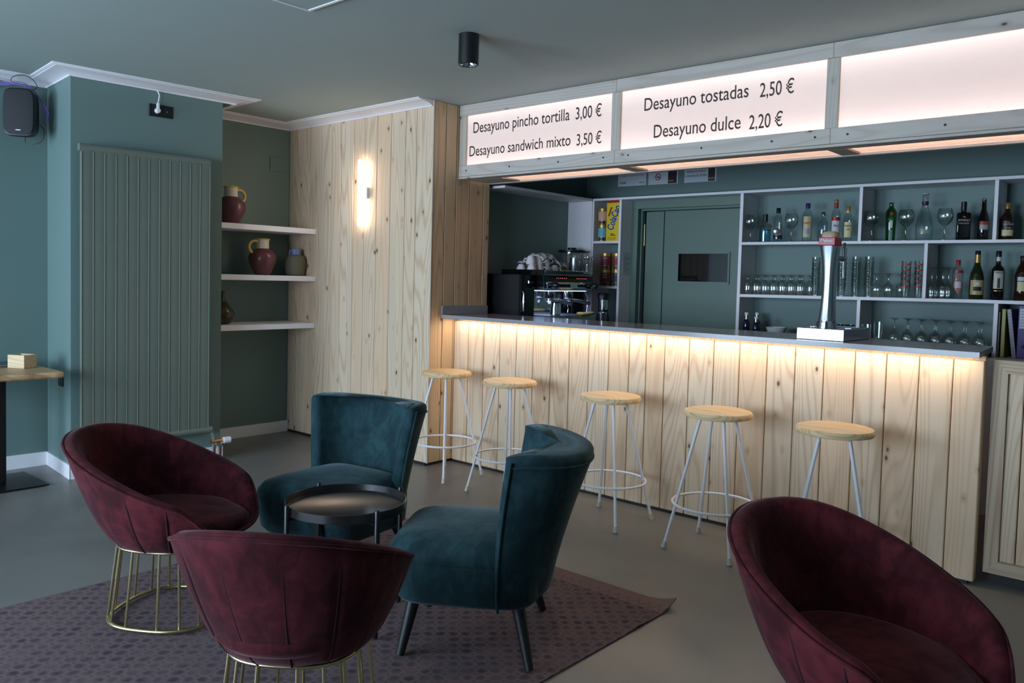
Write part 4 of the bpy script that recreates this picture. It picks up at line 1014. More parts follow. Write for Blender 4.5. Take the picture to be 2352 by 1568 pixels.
def wrap(t, name, r, z0, z1, mat, a=0.9, flat=False, lift=0.0008):
    """label on the side of the bottle facing the room; a is the half angle"""
    mb = MB(); n = 12
    if flat:
        mb.poly([(-r[0], -r[1] - lift, z0), (r[0], -r[1] - lift, z0), (r[0], -r[1] - lift, z1), (-r[0], -r[1] - lift, z1)])
    else:
        b = [((r + lift) * math.sin(-a + 2 * a * i / n), -(r + lift) * math.cos(-a + 2 * a * i / n)) for i in range(n + 1)]
        mb.ring_loft([[(x, y, z0) for x, y in b], [(x, y, z1) for x, y in b]], closed=False)
    return mb.build(name, mat, t, smooth=60 if not flat else 0)
def btext(t, body, z, w, cap, mat, y, italic=0.0, bold=0.0, x=0.0):
    return text_mesh(body, 'lettering', mat, t, (x - w / 2, -y - 0.0022, z), (1, 0, 0), (0, 0, 1), width=w, cap=cap, shear=italic, bold=bold)
TW = math.radians(20)   # labels turned towards the room
red = cmat(172, 34, 40); gold = cmat(190, 150, 84, 0.35, 0.6); labelw = cmat(214, 210, 212, 0.5); navy = cmat(34, 44, 104); labely = cmat(222, 208, 158, 0.5); blk = M['black']; silver = M['steel']
# top shelf
t = bottle('gin_bottle', 'short bottle with a sky blue lower half and black neck tag, top shelf', -2.69, S1, [(0.040, 0), (0.042, 0.004), (0.042, 0.11), (0.036, 0.135), (0.016, 0.150), (0.014, 0.165), (0.001, 0.166)], M['gin'], (0.160, 0.218), blk, 0.0175, rz=TW)
wrap(t, 'label', 0.042, 0.008, 0.088, M['g_blue'], 2.2); wrap(t, 'label_band', 0.042, 0.0885, 0.098, cmat(52, 64, 96), 1.2)
mb = MB(); mb.box(-0.018, 0.018, -0.001, 0.001, -0.018, 0.018); mb.xform(Matrix.Translation((0.034, -0.036, 0.122)) @ Matrix.Rotation(0.6, 4, 'Y')); mb.build('neck_tag', blk, t, smooth=0)
t = bottle('gin_bottle', 'clear bottle with a tall black cap and round silver badge, top shelf', -2.588, S1, [(0.033, 0), (0.035, 0.004), (0.034, 0.05), (0.031, 0.15), (0.024, 0.195), (0.014, 0.212), (0.013, 0.225), (0.001, 0.226)], M['gin'], (0.222, 0.262), blk, 0.016, rz=TW)
wrap(t, 'label', 0.0335, 0.025, 0.055, cmat(60, 32, 44), 1.3); wrap(t, 'liquid_label', 0.034, 0.058, 0.10, cmat(150, 118, 116), 0.9)
mb = MB(); mb.lathe([(0.021, 0), (0.021, 0.003), (0.016, 0.005), (0.001, 0.005)], 24); mb.xform(Matrix.Translation((-0.008, -0.034, 0.085)) @ Matrix.Rotation(PI / 2, 4, 'X')); mb.build('badge', silver, t)
t = bottle('gin_bottle', 'tall clear bottle with a yellow label and purple cap, top shelf', -2.362, S1, [(0.034, 0), (0.036, 0.004), (0.036, 0.19), (0.028, 0.225), (0.015, 0.243), (0.014, 0.255), (0.001, 0.256)], M['gin'], (0.25, 0.289), cmat(58, 38, 104), 0.017, rz=TW)
wrap(t, 'label', 0.036, 0.035, 0.19, cmat(206, 190, 140, 0.5), 0.85); btext(t, 'LARIOS', 0.132, 0.052, 0.016, cmat(206, 110, 60), 0.0375, bold=0.01)
wrap(t, 'label_emblem', 0.0366, 0.06, 0.10, cmat(158, 150, 184), 0.45)
t = bottle('vodka_bottle', 'small clear bottle with blue lettering and a silver cap on the top shelf', -2.243, S1, [(0.031, 0), (0.0335, 0.004), (0.034, 0.13), (0.028, 0.152), (0.014, 0.163), (0.013, 0.195), (0.001, 0.196)], M['gin'], (0.193, 0.219), silver, 0.016, rz=TW)
btext(t, 'ABSOLUT', 0.118, 0.050, 0.014, navy, 0.0345, bold=0.02); btext(t, 'VODKA', 0.098, 0.040, 0.013, navy, 0.0345, bold=0.02)
t = bottle('vodka_bottle', 'clear bottle with a red banded white label and red neck on the top shelf', -2.153, S1, [(0.030, 0), (0.032, 0.004), (0.032, 0.19), (0.024, 0.225), (0.013, 0.25), (0.012, 0.262), (0.001, 0.263)], M['gin'], (0.285, 0.308), gold, 0.014, rz=TW)
wrap(t, 'neck_foil', 0.0135, 0.245, 0.285, red, PI); wrap(t, 'label', 0.032, 0.052, 0.165, labelw, 0.95); wrap(t, 'label_band', 0.0327, 0.152, 0.178, red, 0.95); wrap(t, 'label_band', 0.0327, 0.045, 0.058, red, 0.95)
btext(t, 'Stoli', 0.108, 0.036, 0.018, cmat(70, 62, 60), 0.0335, italic=0.35)
t = bottle('gin_bottle', 'clear bottle with a cream rectangular label at the right end of its shelf bay', -2.066, S1, [(0.029, 0), (0.031, 0.004), (0.031, 0.155), (0.024, 0.188), (0.013, 0.21), (0.012, 0.222), (0.001, 0.223)], M['gin'], (0.22, 0.257), gold, 0.0155, rz=TW)
wrap(t, 'label', 0.031, 0.03, 0.14, labely, 0.85); btext(t, "Seagram's", 0.108, 0.046, 0.013, M['ink'], 0.0325); btext(t, 'GIN', 0.082, 0.020, 0.011, M['ink'], 0.0325)
wrap(t, 'neck_foil', 0.0133, 0.205, 0.219, labely, PI)
t = bottle('gin_bottle', 'slim emerald green bottle with a silver cap on the top shelf', -1.772, S1, [(0.028, 0), (0.030, 0.004), (0.036, 0.19), (0.030, 0.215), (0.016, 0.235), (0.014, 0.25), (0.001, 0.251)], M['g_green'], (0.247, 0.27), silver, 0.016, rz=TW)
wrap(t, 'label', 0.0335, 0.09, 0.185, labelw, 0.28); wrap(t, 'lower_label', 0.0315, 0.005, 0.088, cmat(110, 140, 130), 0.36)
mb = MB(); mb.lathe([(0.011, 0), (0.011, 0.001)], 20); mb.xform(Matrix.Translation((0, -0.0368, 0.19)) @ Matrix.Rotation(PI / 2, 4, 'X')); mb.build('seal', red, t)
t = bottle('rum_bottle', 'large clear decanter shaped bottle with a pink stopper on the top shelf', -1.555, S1, [(0.046, 0), (0.050, 0.006), (0.056, 0.06), (0.054, 0.10), (0.046, 0.15), (0.030, 0.20), (0.021, 0.225), (0.020, 0.24), (0.001, 0.241)], M['gin'], (0.314, 0.321), cmat(206, 170, 176), 0.023, rz=TW)
mb = MB(); mb.lathe([(0.0195, 0.2415), (0.0195, 0.314)], 20, cap0=True, cap1=True); mb.build('neck', M['gin'], t)
wrap(t, 'neck_foil', 0.0198, 0.245, 0.268, cmat(70, 30, 48), PI); wrap(t, 'label', 0.0563, 0.05, 0.075, cmat(166, 164, 140, 0.4), 0.45)
t = bottle('gin_bottle', 'square shouldered black bottle with pale lettering on the top shelf', -1.318, S1, [(0.040, 0), (0.042, 0.004), (0.042, 0.170), (0.038, 0.182), (0.017, 0.188), (0.016, 0.215), (0.001, 0.216)], M['g_dark'], (0.2, 0.256), blk, 0.0175, square=True, rz=TW)
for body, z, w, cp_ in (('The', 0.148, 0.018, 0.010), ("BOTANICAL'S", 0.128, 0.066, 0.011), ('London Dry Gin', 0.108, 0.056, 0.009)): btext(t, body, z, w, cp_, labelw, 0.0345)
t = bottle('cream_liqueur_bottle', 'tall dark bottle with a red and silver label, top shelf', -1.2, S1, [(0.032, 0), (0.034, 0.004), (0.034, 0.13), (0.026, 0.165), (0.015, 0.20), (0.013, 0.255), (0.014, 0.27), (0.001, 0.271)], M['g_dark'], (0.262, 0.272), silver, 0.0145, rz=TW)
wrap(t, 'label', 0.034, 0.068, 0.10, cmat(150, 158, 150), 0.8); wrap(t, 'label_band', 0.0346, 0.10, 0.122, red, 0.9); btext(t, 'BAILEYS', 0.107, 0.046, 0.010, gold, 0.0352)
t = bottle('rum_bottle', 'brown rum bottle with a cream label at the far right of the top shelf', -1.066, S1, [(0.036, 0), (0.039, 0.004), (0.039, 0.125), (0.032, 0.155), (0.016, 0.18), (0.014, 0.22), (0.001, 0.221)], M['g_brown'], (0.2, 0.238), gold, 0.0155, rz=TW)
wrap(t, 'label', 0.039, 0.02, 0.122, cmat(40, 34, 32), 0.95); wrap(t, 'label_panel', 0.0396, 0.026, 0.064, labely, 0.9)
btext(t, 'RON', 0.108, 0.014, 0.007, labelw, 0.0402); btext(t, 'BARCEL\u00d3', 0.094, 0.056, 0.010, labelw, 0.0402); btext(t, 'a\u00f1ejo', 0.072, 0.034, 0.010, labely, 0.0402)
# middle shelf
x = -1.333
t = bottle('gin_bottle', 'clear bottle with a red medallion label and red cap on the middle shelf', x, S2(x), [(0.031, 0), (0.033, 0.004), (0.033, 0.185), (0.027, 0.205), (0.013, 0.218), (0.012, 0.225), (0.001, 0.226)], M['gin'], (0.222, 0.259), red, 0.0135, rz=TW)
wrap(t, 'label_band', 0.033, 0.172, 0.19, red, 0.85); 
mb = MB(); n = 6; r_ = 0.0338
for (s_, m_) in ((1.0, 'w'), ):
    cols = []
    for i in range(n + 1):
        a_ = -0.95 + 1.9 * i / n; h2 = 0.065 * (1 - abs(a_) / 1.0)
        cols.append(((r_ * math.sin(a_), -r_ * math.cos(a_), 0.093 - h2), (r_ * math.sin(a_), -r_ * math.cos(a_), 0.093 + h2)))
    mb.ring_loft([[c[0] for c in cols], [c[1] for c in cols]], closed=False)
mb.build('diamond_label', cmat(186, 112, 100), t)
wrap(t, 'label_emblem', 0.0345, 0.072, 0.114, labelw, 0.5)
x = -1.221
t = bottle('liqueur_bottle', 'dark green bottle with a broad gold label on the middle shelf', x, S2(x), [(0.040, 0), (0.043, 0.004), (0.043, 0.135), (0.036, 0.175), (0.019, 0.225), (0.015, 0.25), (0.015, 0.30), (0.001, 0.301)], M['g_olive'], (0.292, 0.318), blk, 0.0165, rz=TW)
wrap(t, 'label', 0.043, 0.03, 0.126, cmat(186, 166, 112, 0.4), 1.05); wrap(t, 'label_emblem', 0.0436, 0.056, 0.082, M['ink'], 0.55); wrap(t, 'label_seal', 0.0436, 0.09, 0.112, labelw, 0.22); wrap(t, 'neck_foil', 0.0165, 0.24, 0.292, gold, PI)
x = -1.101
t = bottle('vermouth_bottle', 'black bottle with a pale illustrated label on the middle shelf', x, S2(x), [(0.036, 0), (0.038, 0.004), (0.038, 0.185), (0.034, 0.205), (0.016, 0.225), (0.014, 0.24), (0.014, 0.29), (0.001, 0.291)], M['g_dark'], (0.28, 0.316), blk, 0.0165, rz=TW)
wrap(t, 'label', 0.038, 0.072, 0.186, cmat(196, 190, 176, 0.5), 0.8); btext(t, 'VERMOUTH', 0.170, 0.050, 0.011, M['ink'], 0.0396); wrap(t, 'label_figure', 0.0386, 0.076, 0.14, cmat(70, 66, 64), 0.2); wrap(t, 'gold_line', 0.0386, 0.056, 0.060, gold, 0.7); wrap(t, 'neck_label', 0.0143, 0.25, 0.276, labelw, 1.0)
x = -0.965
t = bottle('liqueur_bottle', 'red brown bottle with a cream label, right edge of the middle shelf', x, S2(x), [(0.042, 0), (0.045, 0.004), (0.040, 0.07), (0.043, 0.16), (0.03, 0.21), (0.016, 0.235), (0.015, 0.27), (0.001, 0.271)], M['g_brown'], (0.262, 0.285), blk, 0.0165, rz=TW)
wrap(t, 'label', 0.0425, 0.06, 0.12, labely, 0.8); wrap(t, 'label_band', 0.043, 0.125, 0.15, labelw, 0.8)
# small dark bottles and bowl on the worktop
for i, (x, y, s_, lb) in enumerate(((-2.79, 5.97, 1.0, 'left of two tall navy bottles with white caps beside the white side panel'), (-2.745, 6.06, 1.0, 'navy bottle with a white cap half hidden behind its twin'), (-2.70, 5.95, 0.83, 'smallest navy bottle with a white cap, left of the white bowl'))):
    t = bottle('syrup_bottle', lb, x, S3, [(0.024 * s_ / s_, 0), (0.026, 0.004), (0.026, 0.085 * s_), (0.020, 0.10 * s_), (0.014, 0.108 * s_), (0.0135, 0.13 * s_), (0.001, 0.131 * s_)], M['g_navy'], (0.145 * s_, 0.165 * s_), M['white'], 0.0155, y=y, group='navy bottles with white caps')
    mb = MB(); mb.lathe([(0.0148, 0.112 * s_), (0.0148, 0.1445 * s_)], 16); mb.build('neck_label', silver, t)
tr = MB(); tr.box(-2.68, -2.25, 5.80, 6.1, S3, S3 + 0.008, bev=0.003); tag(tr.build('serving_tray', M['black'], smooth=0), 'flat black tray beneath the white bowl', 'tray')
mb = MB(); mb.lathe([(0.001, 0.004), (0.05, 0.0), (0.056, 0.002), (0.074, 0.046), (0.0775, 0.058), (0.074, 0.058), (0.07, 0.046), (0.052, 0.008), (0.001, 0.008)], 32, cap0=False, cap1=False)
tag(mb.build('bowl', M['china'], loc=(-2.53, 5.93, S3 + 0.0085)), 'shallow white bowl beside the beer tap', 'bowl')
# files at the right
def file_(name, label, x, z, w, h, d, mat, lean=0.0):
    t = thing(name, label, 'file', (x, 5.95, z), 0); RM_ = Matrix.Rotation(lean, 4, 'Y')
    mb = MB(); mb.box(-w / 2, w / 2, 0, d, 0, h, bev=0.002); mb.xform(RM_); mb.build('cover', mat, t, smooth=0); return t, RM_
file_('slim_folder', 'slim dark folder pressed against the white divider at the far right', -1.066, SF, 0.011, 0.29, 0.2, cmat(52, 48, 50))
t, RM_ = file_('ring_folder', 'upright olive yellow folder with punched edge at the far right', -1.042, SF, 0.022, 0.31, 0.2, cmat(150, 142, 44))
t, RM_ = file_('ring_folder', 'leaning grey folder between the yellow folder and the purple binder', -1.012, SF, 0.024, 0.312, 0.2, cmat(142, 138, 152), -0.13)
t.location.x = -0.975
mb = MB()
for k in range(14): mb.box(-0.003, 0.003, -0.0012, -0.0002, 0.02 + 0.02 * k, 0.027 + 0.02 * k)
mb.xform(RM_); mb.build('punched_edge', cmat(92, 88, 104), t, smooth=0)
t, RM_ = file_('lever_arch_binder', 'purple lever arch binder with a written spine label at the right edge', -0.925, SF, 0.075, 0.335, 0.24, M['purple'])
mb = MB(); mb.box(-0.03, 0.03, -0.0012, -0.0001, 0.19, 0.315); mb.build('spine_label', M['paper'], t, smooth=0)
mb = MB()
for k in range(6):
    pts = [(-0.025 + 0.05 * i / 9, -0.0016, 0.298 - 0.018 * k + 0.003 * math.sin(i * 2.1 + k)) for i in range(10)]; mb.tube(pts, 0.0011, 4)
mb.build('handwriting', M['ink'], t)
mb = MB(); mb.tube([(0.011 * math.cos(2 * PI * i / 24), -0.002, 0.075 + 0.011 * math.sin(2 * PI * i / 24)) for i in range(24)], 0.002, 6, closed=True); mb.build('finger_ring', M['chrome'], t)
mb = MB(); mb.lathe([(0.0095, 0), (0.0095, 0.0008)], 20); mb.xform(Matrix.Translation((0, -0.0002, 0.075)) @ Matrix.Rotation(PI / 2, 4, 'X')); mb.build('finger_hole', M['ink'], t)

# ------------------------------------------------------------------ left bay: cocoa box and tins
def tin(label, x, y, z, h, r, body, lab, words, wcol):
    t = thing('tea_tin', label, 'tin', (x, y, z), math.radians(25), 'tea tins in the left bay')
    mb = MB(); mb.lathe([(r, 0), (r, h - 0.022)], 28); mb.build('body', body, t)
    mb = MB(); mb.lathe([(r + 0.0015, h - 0.0218), (r + 0.0015, h - 0.003), (r - 0.002, h), (0.001, h)], 28); mb.build('lid', gold, t)
    wrap(t, 'label', r, 0.035, h - 0.03, lab, 0.8); wrap(t, 'label_foot', r, 0.006, 0.03, blk, 0.45)
    for k, w_ in enumerate(words): btext(t, w_, h - 0.052 - 0.022 * k, 0.040, 0.013, wcol, r + 0.001, italic=0.2)
    return t
tb = cmat(150, 128, 92, 0.35, 0.5)
tin('gold lidded tin with a blue label, lower of two left of the yellow box', -4.20, 6.0, 1.7635, 0.145, 0.052, tb, cmat(112, 176, 186, 0.5), (), labelw)
tin('gold lidded tin with a peach label, on top of the blue labelled tin', -4.20, 6.0, 1.910, 0.145, 0.052, tb, cmat(224, 164, 136, 0.5), (), labelw)
wr = cmat(122, 34, 56, 0.5)
tin('gold lidded tin with a wine red label, lower left of the four tins', -4.145, 5.985, 1.3665, 0.145, 0.050, tb, wr, ('Frutos', 'del bosque'), labelw)
tin('gold lidded tin with a wine red label, upper left of the four tins', -4.145, 5.985, 1.513, 0.145, 0.050, tb, cmat(140, 30, 56, 0.5), ('Rojo',), labelw)
tin('gold lidded tin with a navy label, lower right of the four tins', -4.04, 6.01, 1.3665, 0.145, 0.050, tb, cmat(44, 48, 66, 0.5), ('Te',), labelw)
tin('gold lidded tin with a red label, upper right of the four tins', -4.04, 6.01, 1.513, 0.145, 0.050, tb, cmat(150, 40, 60, 0.5), ('Te',), labelw)
cb = thing('cocoa_box', 'tall yellow cocoa powder box with blue slanted lettering', 'box', (-4.072, 5.96, 1.7635))
mb = MB(); mb.box(-0.066, 0.066, 0, 0.10, 0, 0.335, bev=0.001); mb.build('carton', cmat(236, 204, 32, 0.45), cb, smooth=0)
mb = MB(); mb.box(-0.0665, 0.0665, -0.0005, 0.1005, 0.3355, 0.36); mb.build('red_top', red, cb, smooth=0)
ul = Vector((0.34, 0, 0.94)).normalized(); xl = ul; up_ = Vector((-0.94, 0, 0.34)).normalized()
text_mesh('ColaCao', 'lettering', labelw, cb, (0.004, -0.0003, 0.09), xl, up_, width=0.222, cap=0.066, bold=0.055, lift=0.0006)
text_mesh('ColaCao', 'lettering', navy, cb, (0.004, -0.0003, 0.09), xl, up_, width=0.222, cap=0.066, bold=0.02, lift=0.0016)
mb = MB(); P4 = [Vector((-0.035, -0.0008, 0.215)) + xl * a + up_ * b for a, b in ((0, 0), (0.085, 0), (0.085, 0.016), (0, 0.016))]; mb.poly([tuple(p) for p in P4]); mb.build('red_ribbon', red, cb, smooth=0)
mb = MB()
for k in range(5): mb.sphere((-0.01 + 0.018 * (k % 3), -0.001, 0.05 + 0.012 * (k // 3)), 0.006, 5)
mb.build('cocoa_beans', cmat(84, 44, 24), cb)
mb = MB(); mb.box(-0.05, 0.04, -0.001, -0.0003, 0.008, 0.035); mb.build('cup_print', cmat(214, 168, 30), cb, smooth=0)
rb_ = MB(); rb_.box(-4.147, -4.142, 5.98, 6.03, 1.7635, 1.84, bev=0.001); tag(rb_.build('card_packet', red, smooth=0), 'narrow red packet between the blue tin and the yellow box', 'packet')
mc = thing('notice_card', 'small printed card taped to the white side panel beside the door', 'notice', (-3.961, 6.04, 1.565))
mb = MB(); mb.box(0, 0.0012, -0.07, 0.07, -0.10, 0.10); mb.build('card', M['paper'], mc, smooth=0)
mb = MB()
for k in range(9): mb.box(0.0013, 0.0018, -0.045, 0.05 - 0.03 * (k % 3), 0.05 - 0.015 * k, 0.053 - 0.015 * k)
mb.build('print', M['ink'], mc, smooth=0)
# notices on the wall above the shelving
def notice(label, x0, x1, z0, z1, lines, band=None, ns=False, foot=None):
    t = thing('wall_notice', label, 'notice', ((x0 + x1) / 2, 6.199, z0), 0, 'notices on the wall above the shelves')
    w = x1 - x0; h = z1 - z0
    mb = MB(); mb.box(-w / 2, w / 2, -0.003, 0, 0, h); mb.build('sheet', M['paper'], t, smooth=0)
    xc = 0.0; ww = w
    if band:
        mb = MB(); mb.box(w / 2 - band, w / 2 - 0.012, -0.0036, -0.0031, 0.004, h); mb.build('dark_band', cmat(46, 26, 34), t, smooth=0); xc = -band / 2; ww = w - band
    for body, z, fw2, cap in lines:
        text_mesh(body, 'lettering', M['ink'], t, (xc - fw2 * ww / 2, -0.0032, z), (1, 0, 0), (0, 0, 1), width=fw2 * ww, cap=cap)
    if ns:
        mb = MB(); mb.tube([(xc + 0.026 * math.cos(2 * PI * i / 28), -0.0045, ns + 0.026 * math.sin(2 * PI * i / 28)) for i in range(28)], 0.0035, 6, closed=True); mb.tube([(xc - 0.018, -0.0045, ns + 0.018), (xc + 0.018, -0.0045, ns - 0.018)], 0.003, 6); mb.build('no_smoking_ring', cmat(170, 50, 54), t)
        mb = MB(); mb.box(xc - 0.016, xc + 0.016, -0.0042, -0.0034, ns - 0.007, ns + 0.001); mb.build('cigarette', M['ink'], t, smooth=0)
    fx = w / 2 - (band or 0.075) + 0.006
    mb = MB(); mb.box(fx, fx + 0.012, -0.0046, -0.0038, 0.018, 0.032); mb.build('emblem', cmat(206, 148, 52), t, smooth=0)
    c_ = M['ink'] if not band else labelw
    text_mesh('GOBIERNO', 'lettering', c_, t, (fx + 0.015, -0.0038, 0.027), (1, 0, 0), (0, 0, 1), width=0.040, cap=0.006)
    text_mesh('DE ARAGON', 'lettering', c_, t, (fx + 0.015, -0.0038, 0.018), (1, 0, 0), (0, 0, 1), width=0.042, cap=0.006)
    return t
n1 = notice('left notice of small grey print above the tea tins', -4.187, -3.89, 2.268, 2.47, (('Claim forms are available at the disposal', 0.148, 0.74, 0.010), ('of the consumer and the user', 0.132, 0.55, 0.010), ('Les imprim\u00e9s de r\u00e9clamation se trouvent', 0.105, 0.76, 0.010), ('\u00e0 la disposition du consommateur et de l\'usager', 0.089, 0.86, 0.010)))
text_mesh('ECONOM\u00cdA', 'lettering', M['ink'], n1, (-0.13, -0.0032, 0.025), (1, 0, 0), (0, 0, 1), width=0.066, cap=0.013, bold=0.02)
notice('middle notice with a no smoking ring and a dark side band', -3.868, -3.572, 2.266, 2.47, (('Prohibido fumar', 0.127, 0.62, 0.017), ('en este establecimiento', 0.105, 0.88, 0.014)), band=0.098, ns=0.066)
notice('right notice forbidding alcohol to minors, above the kitchen door', -3.51, -3.212, 2.264, 2.47, (('Se prohibe la venta', 0.152, 0.76, 0.020), ('y suministro de', 0.120, 0.62, 0.021), ('bebidas alcoh\u00f3licas', 0.084, 0.80, 0.022), ('a menores de 18 a\u00f1os', 0.047, 0.90, 0.022)), band=0.075)

# ------------------------------------------------------------------ coffee corner
WZ = 0.9905
mk = thing('milk_cooler', 'black box cooler with a chrome bar handle left of the coffee machine', 'cooler', (-4.30, 4.865, WZ))
mb = MB(); mb.box(-0.20, 0.18, -0.085, 0.085, 0.012, 0.455, bev=0.004); mb.build('cabinet', M['black'], mk, smooth=0)
mb = MB(); mb.box(0.1805, 0.197, -0.083, 0.083, 0.016, 0.45, bev=0.003); mb.build('door', M['glossblack'], mk, smooth=0)
mb = MB(); mb.tube([(0.198, -0.065, 0.16), (0.21, -0.065, 0.17), (0.21, -0.065, 0.31), (0.198, -0.065, 0.32)], 0.007, 8); mb.build('handle', M['chrome'], mk)
mb = MB(); mb.box(0.1972, 0.1982, 0.0, 0.01, 0.385, 0.405); mb.build('display', M['blueled'], mk, smooth=0)
mb = MB()
for k in range(3): mb.box(0.1972, 0.1982, 0.024 + 0.017 * k, 0.036 + 0.017 * k, 0.385, 0.40)
mb.build('button', silver, mk, smooth=0)
mb = MB(); 
for x, y in ((-0.16, -0.06), (0.14, -0.06), (0.14, 0.06), (-0.16, 0.06)): mb.lathe([(0.012, 0), (0.012, 0.0118)], 10, (x, y, 0))
mb.build('feet', M['plinth'], mk)

cm = thing('espresso_machine', 'two group steel espresso machine facing along the back of the bar', 'coffee machine', (-4.24, 5.305, WZ))
def cb_(name, x0, x1, y0, y1, z0, z1, mat, bev=0.004, parent=None):
    mb = MB(); mb.box(x0, x1, y0, y1, z0, z1, bev=bev); return mb.build(name, M[mat] if isinstance(mat, str) else mat, parent or cm, smooth=0)
cb_('base_body', -0.24, 0.26, -0.32, 0.32, 0.035, 0.125, 'steel')
cb_('drip_grid', -0.10, 0.255, -0.31, 0.31, 0.1255, 0.132, 'steel', 0.001)
cb_('back_panel', -0.24, -0.06, -0.315, 0.315, 0.1325, 0.33, 'chrome', 0.003)
cb_('head_body', -0.24, 0.20, -0.325, 0.325, 0.331, 0.47, 'steel', 0.006)
cb_('front_fascia', 0.2005, 0.235, -0.32, 0.32, 0.345, 0.40, 'chrome', 0.006)
cb_('control_panel', 0.2005, 0.222, -0.32, 0.32, 0.402, 0.455, 'glossblack', 0.004)
cb_('end_panel', -0.238, 0.205, -0.340, -0.326, 0.36, 0.495, 'glossblack', 0.003)
cb_('cup_rail', 0.19, 0.205, -0.32, 0.32, 0.4705, 0.495, 'chrome', 0.003)
mb = MB()
for g0 in (-0.19, 0.08):
    for k in range(6): mb.box(0.2222, 0.223, g0 + 0.025 * k, g0 + 0.008 + 0.025 * k, 0.430, 0.434)
mb.build('indicator_lights', M['redled'], cm, smooth=0)
for y in (-0.16, -0.12, -0.08, -0.04, 0.10, 0.14, 0.18):
    mb = MB(); mb.lathe([(0.012, 0), (0.012, 0.008), (0.008, 0.012), (0.001, 0.012)], 14); mb.xform(Matrix.Translation((0.2355, y, 0.372)) @ Matrix.Rotation(PI / 2, 4, 'Y')); mb.build('button', M['black'], cm)
for y in (-0.26, 0.27):
    mb = MB(); mb.lathe([(0.022, 0), (0.024, 0.01), (0.024, 0.05), (0.016, 0.06), (0.001, 0.06)], 18); mb.xform(Matrix.Translation((0.2355, y, 0.375)) @ Matrix.Rotation(PI / 2, 4, 'Y')); mb.build('steam_knob', M['black'], cm)
mb = MB(); mb.box(-0.05, 0.17, -0.29, 0.29, 0.3265, 0.3305); mb.build('work_light', M['workled'], cm, smooth=0)
for y in (-0.12, 0.13):
    mb = MB(); mb.lathe([(0.036, 0.262), (0.042, 0.272), (0.042, 0.326)], 22, (0.10, y, 0)); gh = mb.build('group_head', M['chrome'], cm)
    mb = MB(); mb.lathe([(0.010, 0.218), (0.018, 0.235), (0.037, 0.245), (0.037, 0.2615)], 20, (0.10, y, 0)); pf = mb.build('portafilter', M['chrome'], cm)
    mb = MB(); mb.tube([(0.138, y + 0.01, 0.252), (0.20, y + 0.045, 0.243), (0.27, y + 0.085, 0.225)], 0.012, 10, r1=0.015); mb.build('handle', M['black'], pf)
mb = MB(); mb.tube([(0.16, 0.27, 0.335), (0.19, 0.28, 0.28), (0.21, 0.26, 0.2), (0.22, 0.24, 0.15)], 0.005, 8); mb.build('steam_wand', M['chrome'], cm)
mb = MB(); mb.tube([(0.16, 0.0, 0.335), (0.175, 0.01, 0.26), (0.19, 0.02, 0.18), (0.20, 0.0, 0.155)], 0.004, 8); mb.build('water_wand', M['chrome'], cm)
mb = MB()
for x, y in ((-0.2, -0.28), (0.22, -0.28), (0.22, 0.28), (-0.2, 0.28)): mb.lathe([(0.02, 0), (0.016, 0.034)], 14, (x, y, 0))
mb.build('feet', M['chrome'], cm)
mj = MB(); mj.lathe([(0.04, 0.0), (0.045, 0.004), (0.044, 0.05), (0.036, 0.095), (0.039, 0.108), (0.036, 0.108), (0.033, 0.095), (0.001, 0.09)], 24, cap1=False); o = mj.build('milk_jug', M['chrome'], loc=(-4.08, 5.19, WZ + 0.1325)); tag(o, 'steel milk jug standing under the left coffee group', 'jug')
mb = MB(); mb.tube([(0, 0.040, 0.09), (0, 0.065, 0.085), (0, 0.068, 0.05), (0, 0.046, 0.03)], 0.004, 8); mb.build('handle', M['chrome'], o)
# yellow cloth on the drip tray
mb = MB(); rings = []
for i in range(13):
    q = i / 12; y = 5.42 + 0.22 * q; x = -4.01 + 0.02 * math.sin(q * 5); r1 = 0.03 * (0.5 + 0.5 * math.sin(PI * min(1, q * 1.2 + .1))) + 0.008
    rings.append([(x + r1 * 1.3 * math.cos(2 * PI * k / 14) + 0.005 * math.sin(3 * k + i), y, WZ + 0.1335 + 0.011 + 0.011 * math.sin(2 * PI * k / 14) * (1 + 0.3 * math.sin(i * 1.7))) for k in range(14)])
mb.ring_loft(rings); o = mb.build('cleaning_cloth', plain('yellow_cloth', srgb(226, 196, 116), 0.9, var=0.15, vscale=20, bmp=0.3), subsurf=1); tag(o, 'crumpled yellow cloth lying on the drip tray', 'cloth')
# cups on top of the machine, two layers, upside down, and the white towel over them
TOPZ = WZ + 0.4705
class CupKind(Kind): pass
def k_cup():
    mb = MB(); mb.lathe([(0.040, 0.0), (0.0395, 0.001), (0.037, 0.03), (0.028, 0.058), (0.024, 0.062), (0.022, 0.068), (0.001, 0.067)], 24, cap0=False, cap1=False); o = mb.build('coffee_cup', M['china'])
    mb = MB(); mb.tube([(0.038, 0, 0.018), (0.056, 0, 0.018), (0.062, 0, 0.032), (0.055, 0, 0.047), (0.033, 0, 0.047)], 0.0042, 8); mb.build('handle', M['china'], o); return o
K = Kind(k_cup)
cups = [(-4.205, 5.025, 0, 2.2, 'front row first from the left'), (-4.205, 5.120, 0, 0.6, 'front row second from the left'), (-4.205, 5.215, 0, 0.9, 'front row third from the left'), (-4.200, 5.310, 0, 1.0, 'front row fourth from the left'), (-4.235, 5.400, 0, 1.3, 'front row last from the left'),
        (-4.315, 5.025, 0, 2.9, 'rear row first from the left'), (-4.315, 5.120, 0, 2.0, 'rear row second from the left'), (-4.315, 5.215, 0, 2.2, 'rear row third from the left'), (-4.315, 5.310, 0, 2.4, 'rear row fourth from the left'),
        (-4.220, 5.030, 1, 3.4, 'upper layer at the left end'), (-4.220, 5.127, 1, 0.4, 'upper layer second from the left'), (-4.220, 5.220, 1, 0.9, 'upper layer third from the left')]
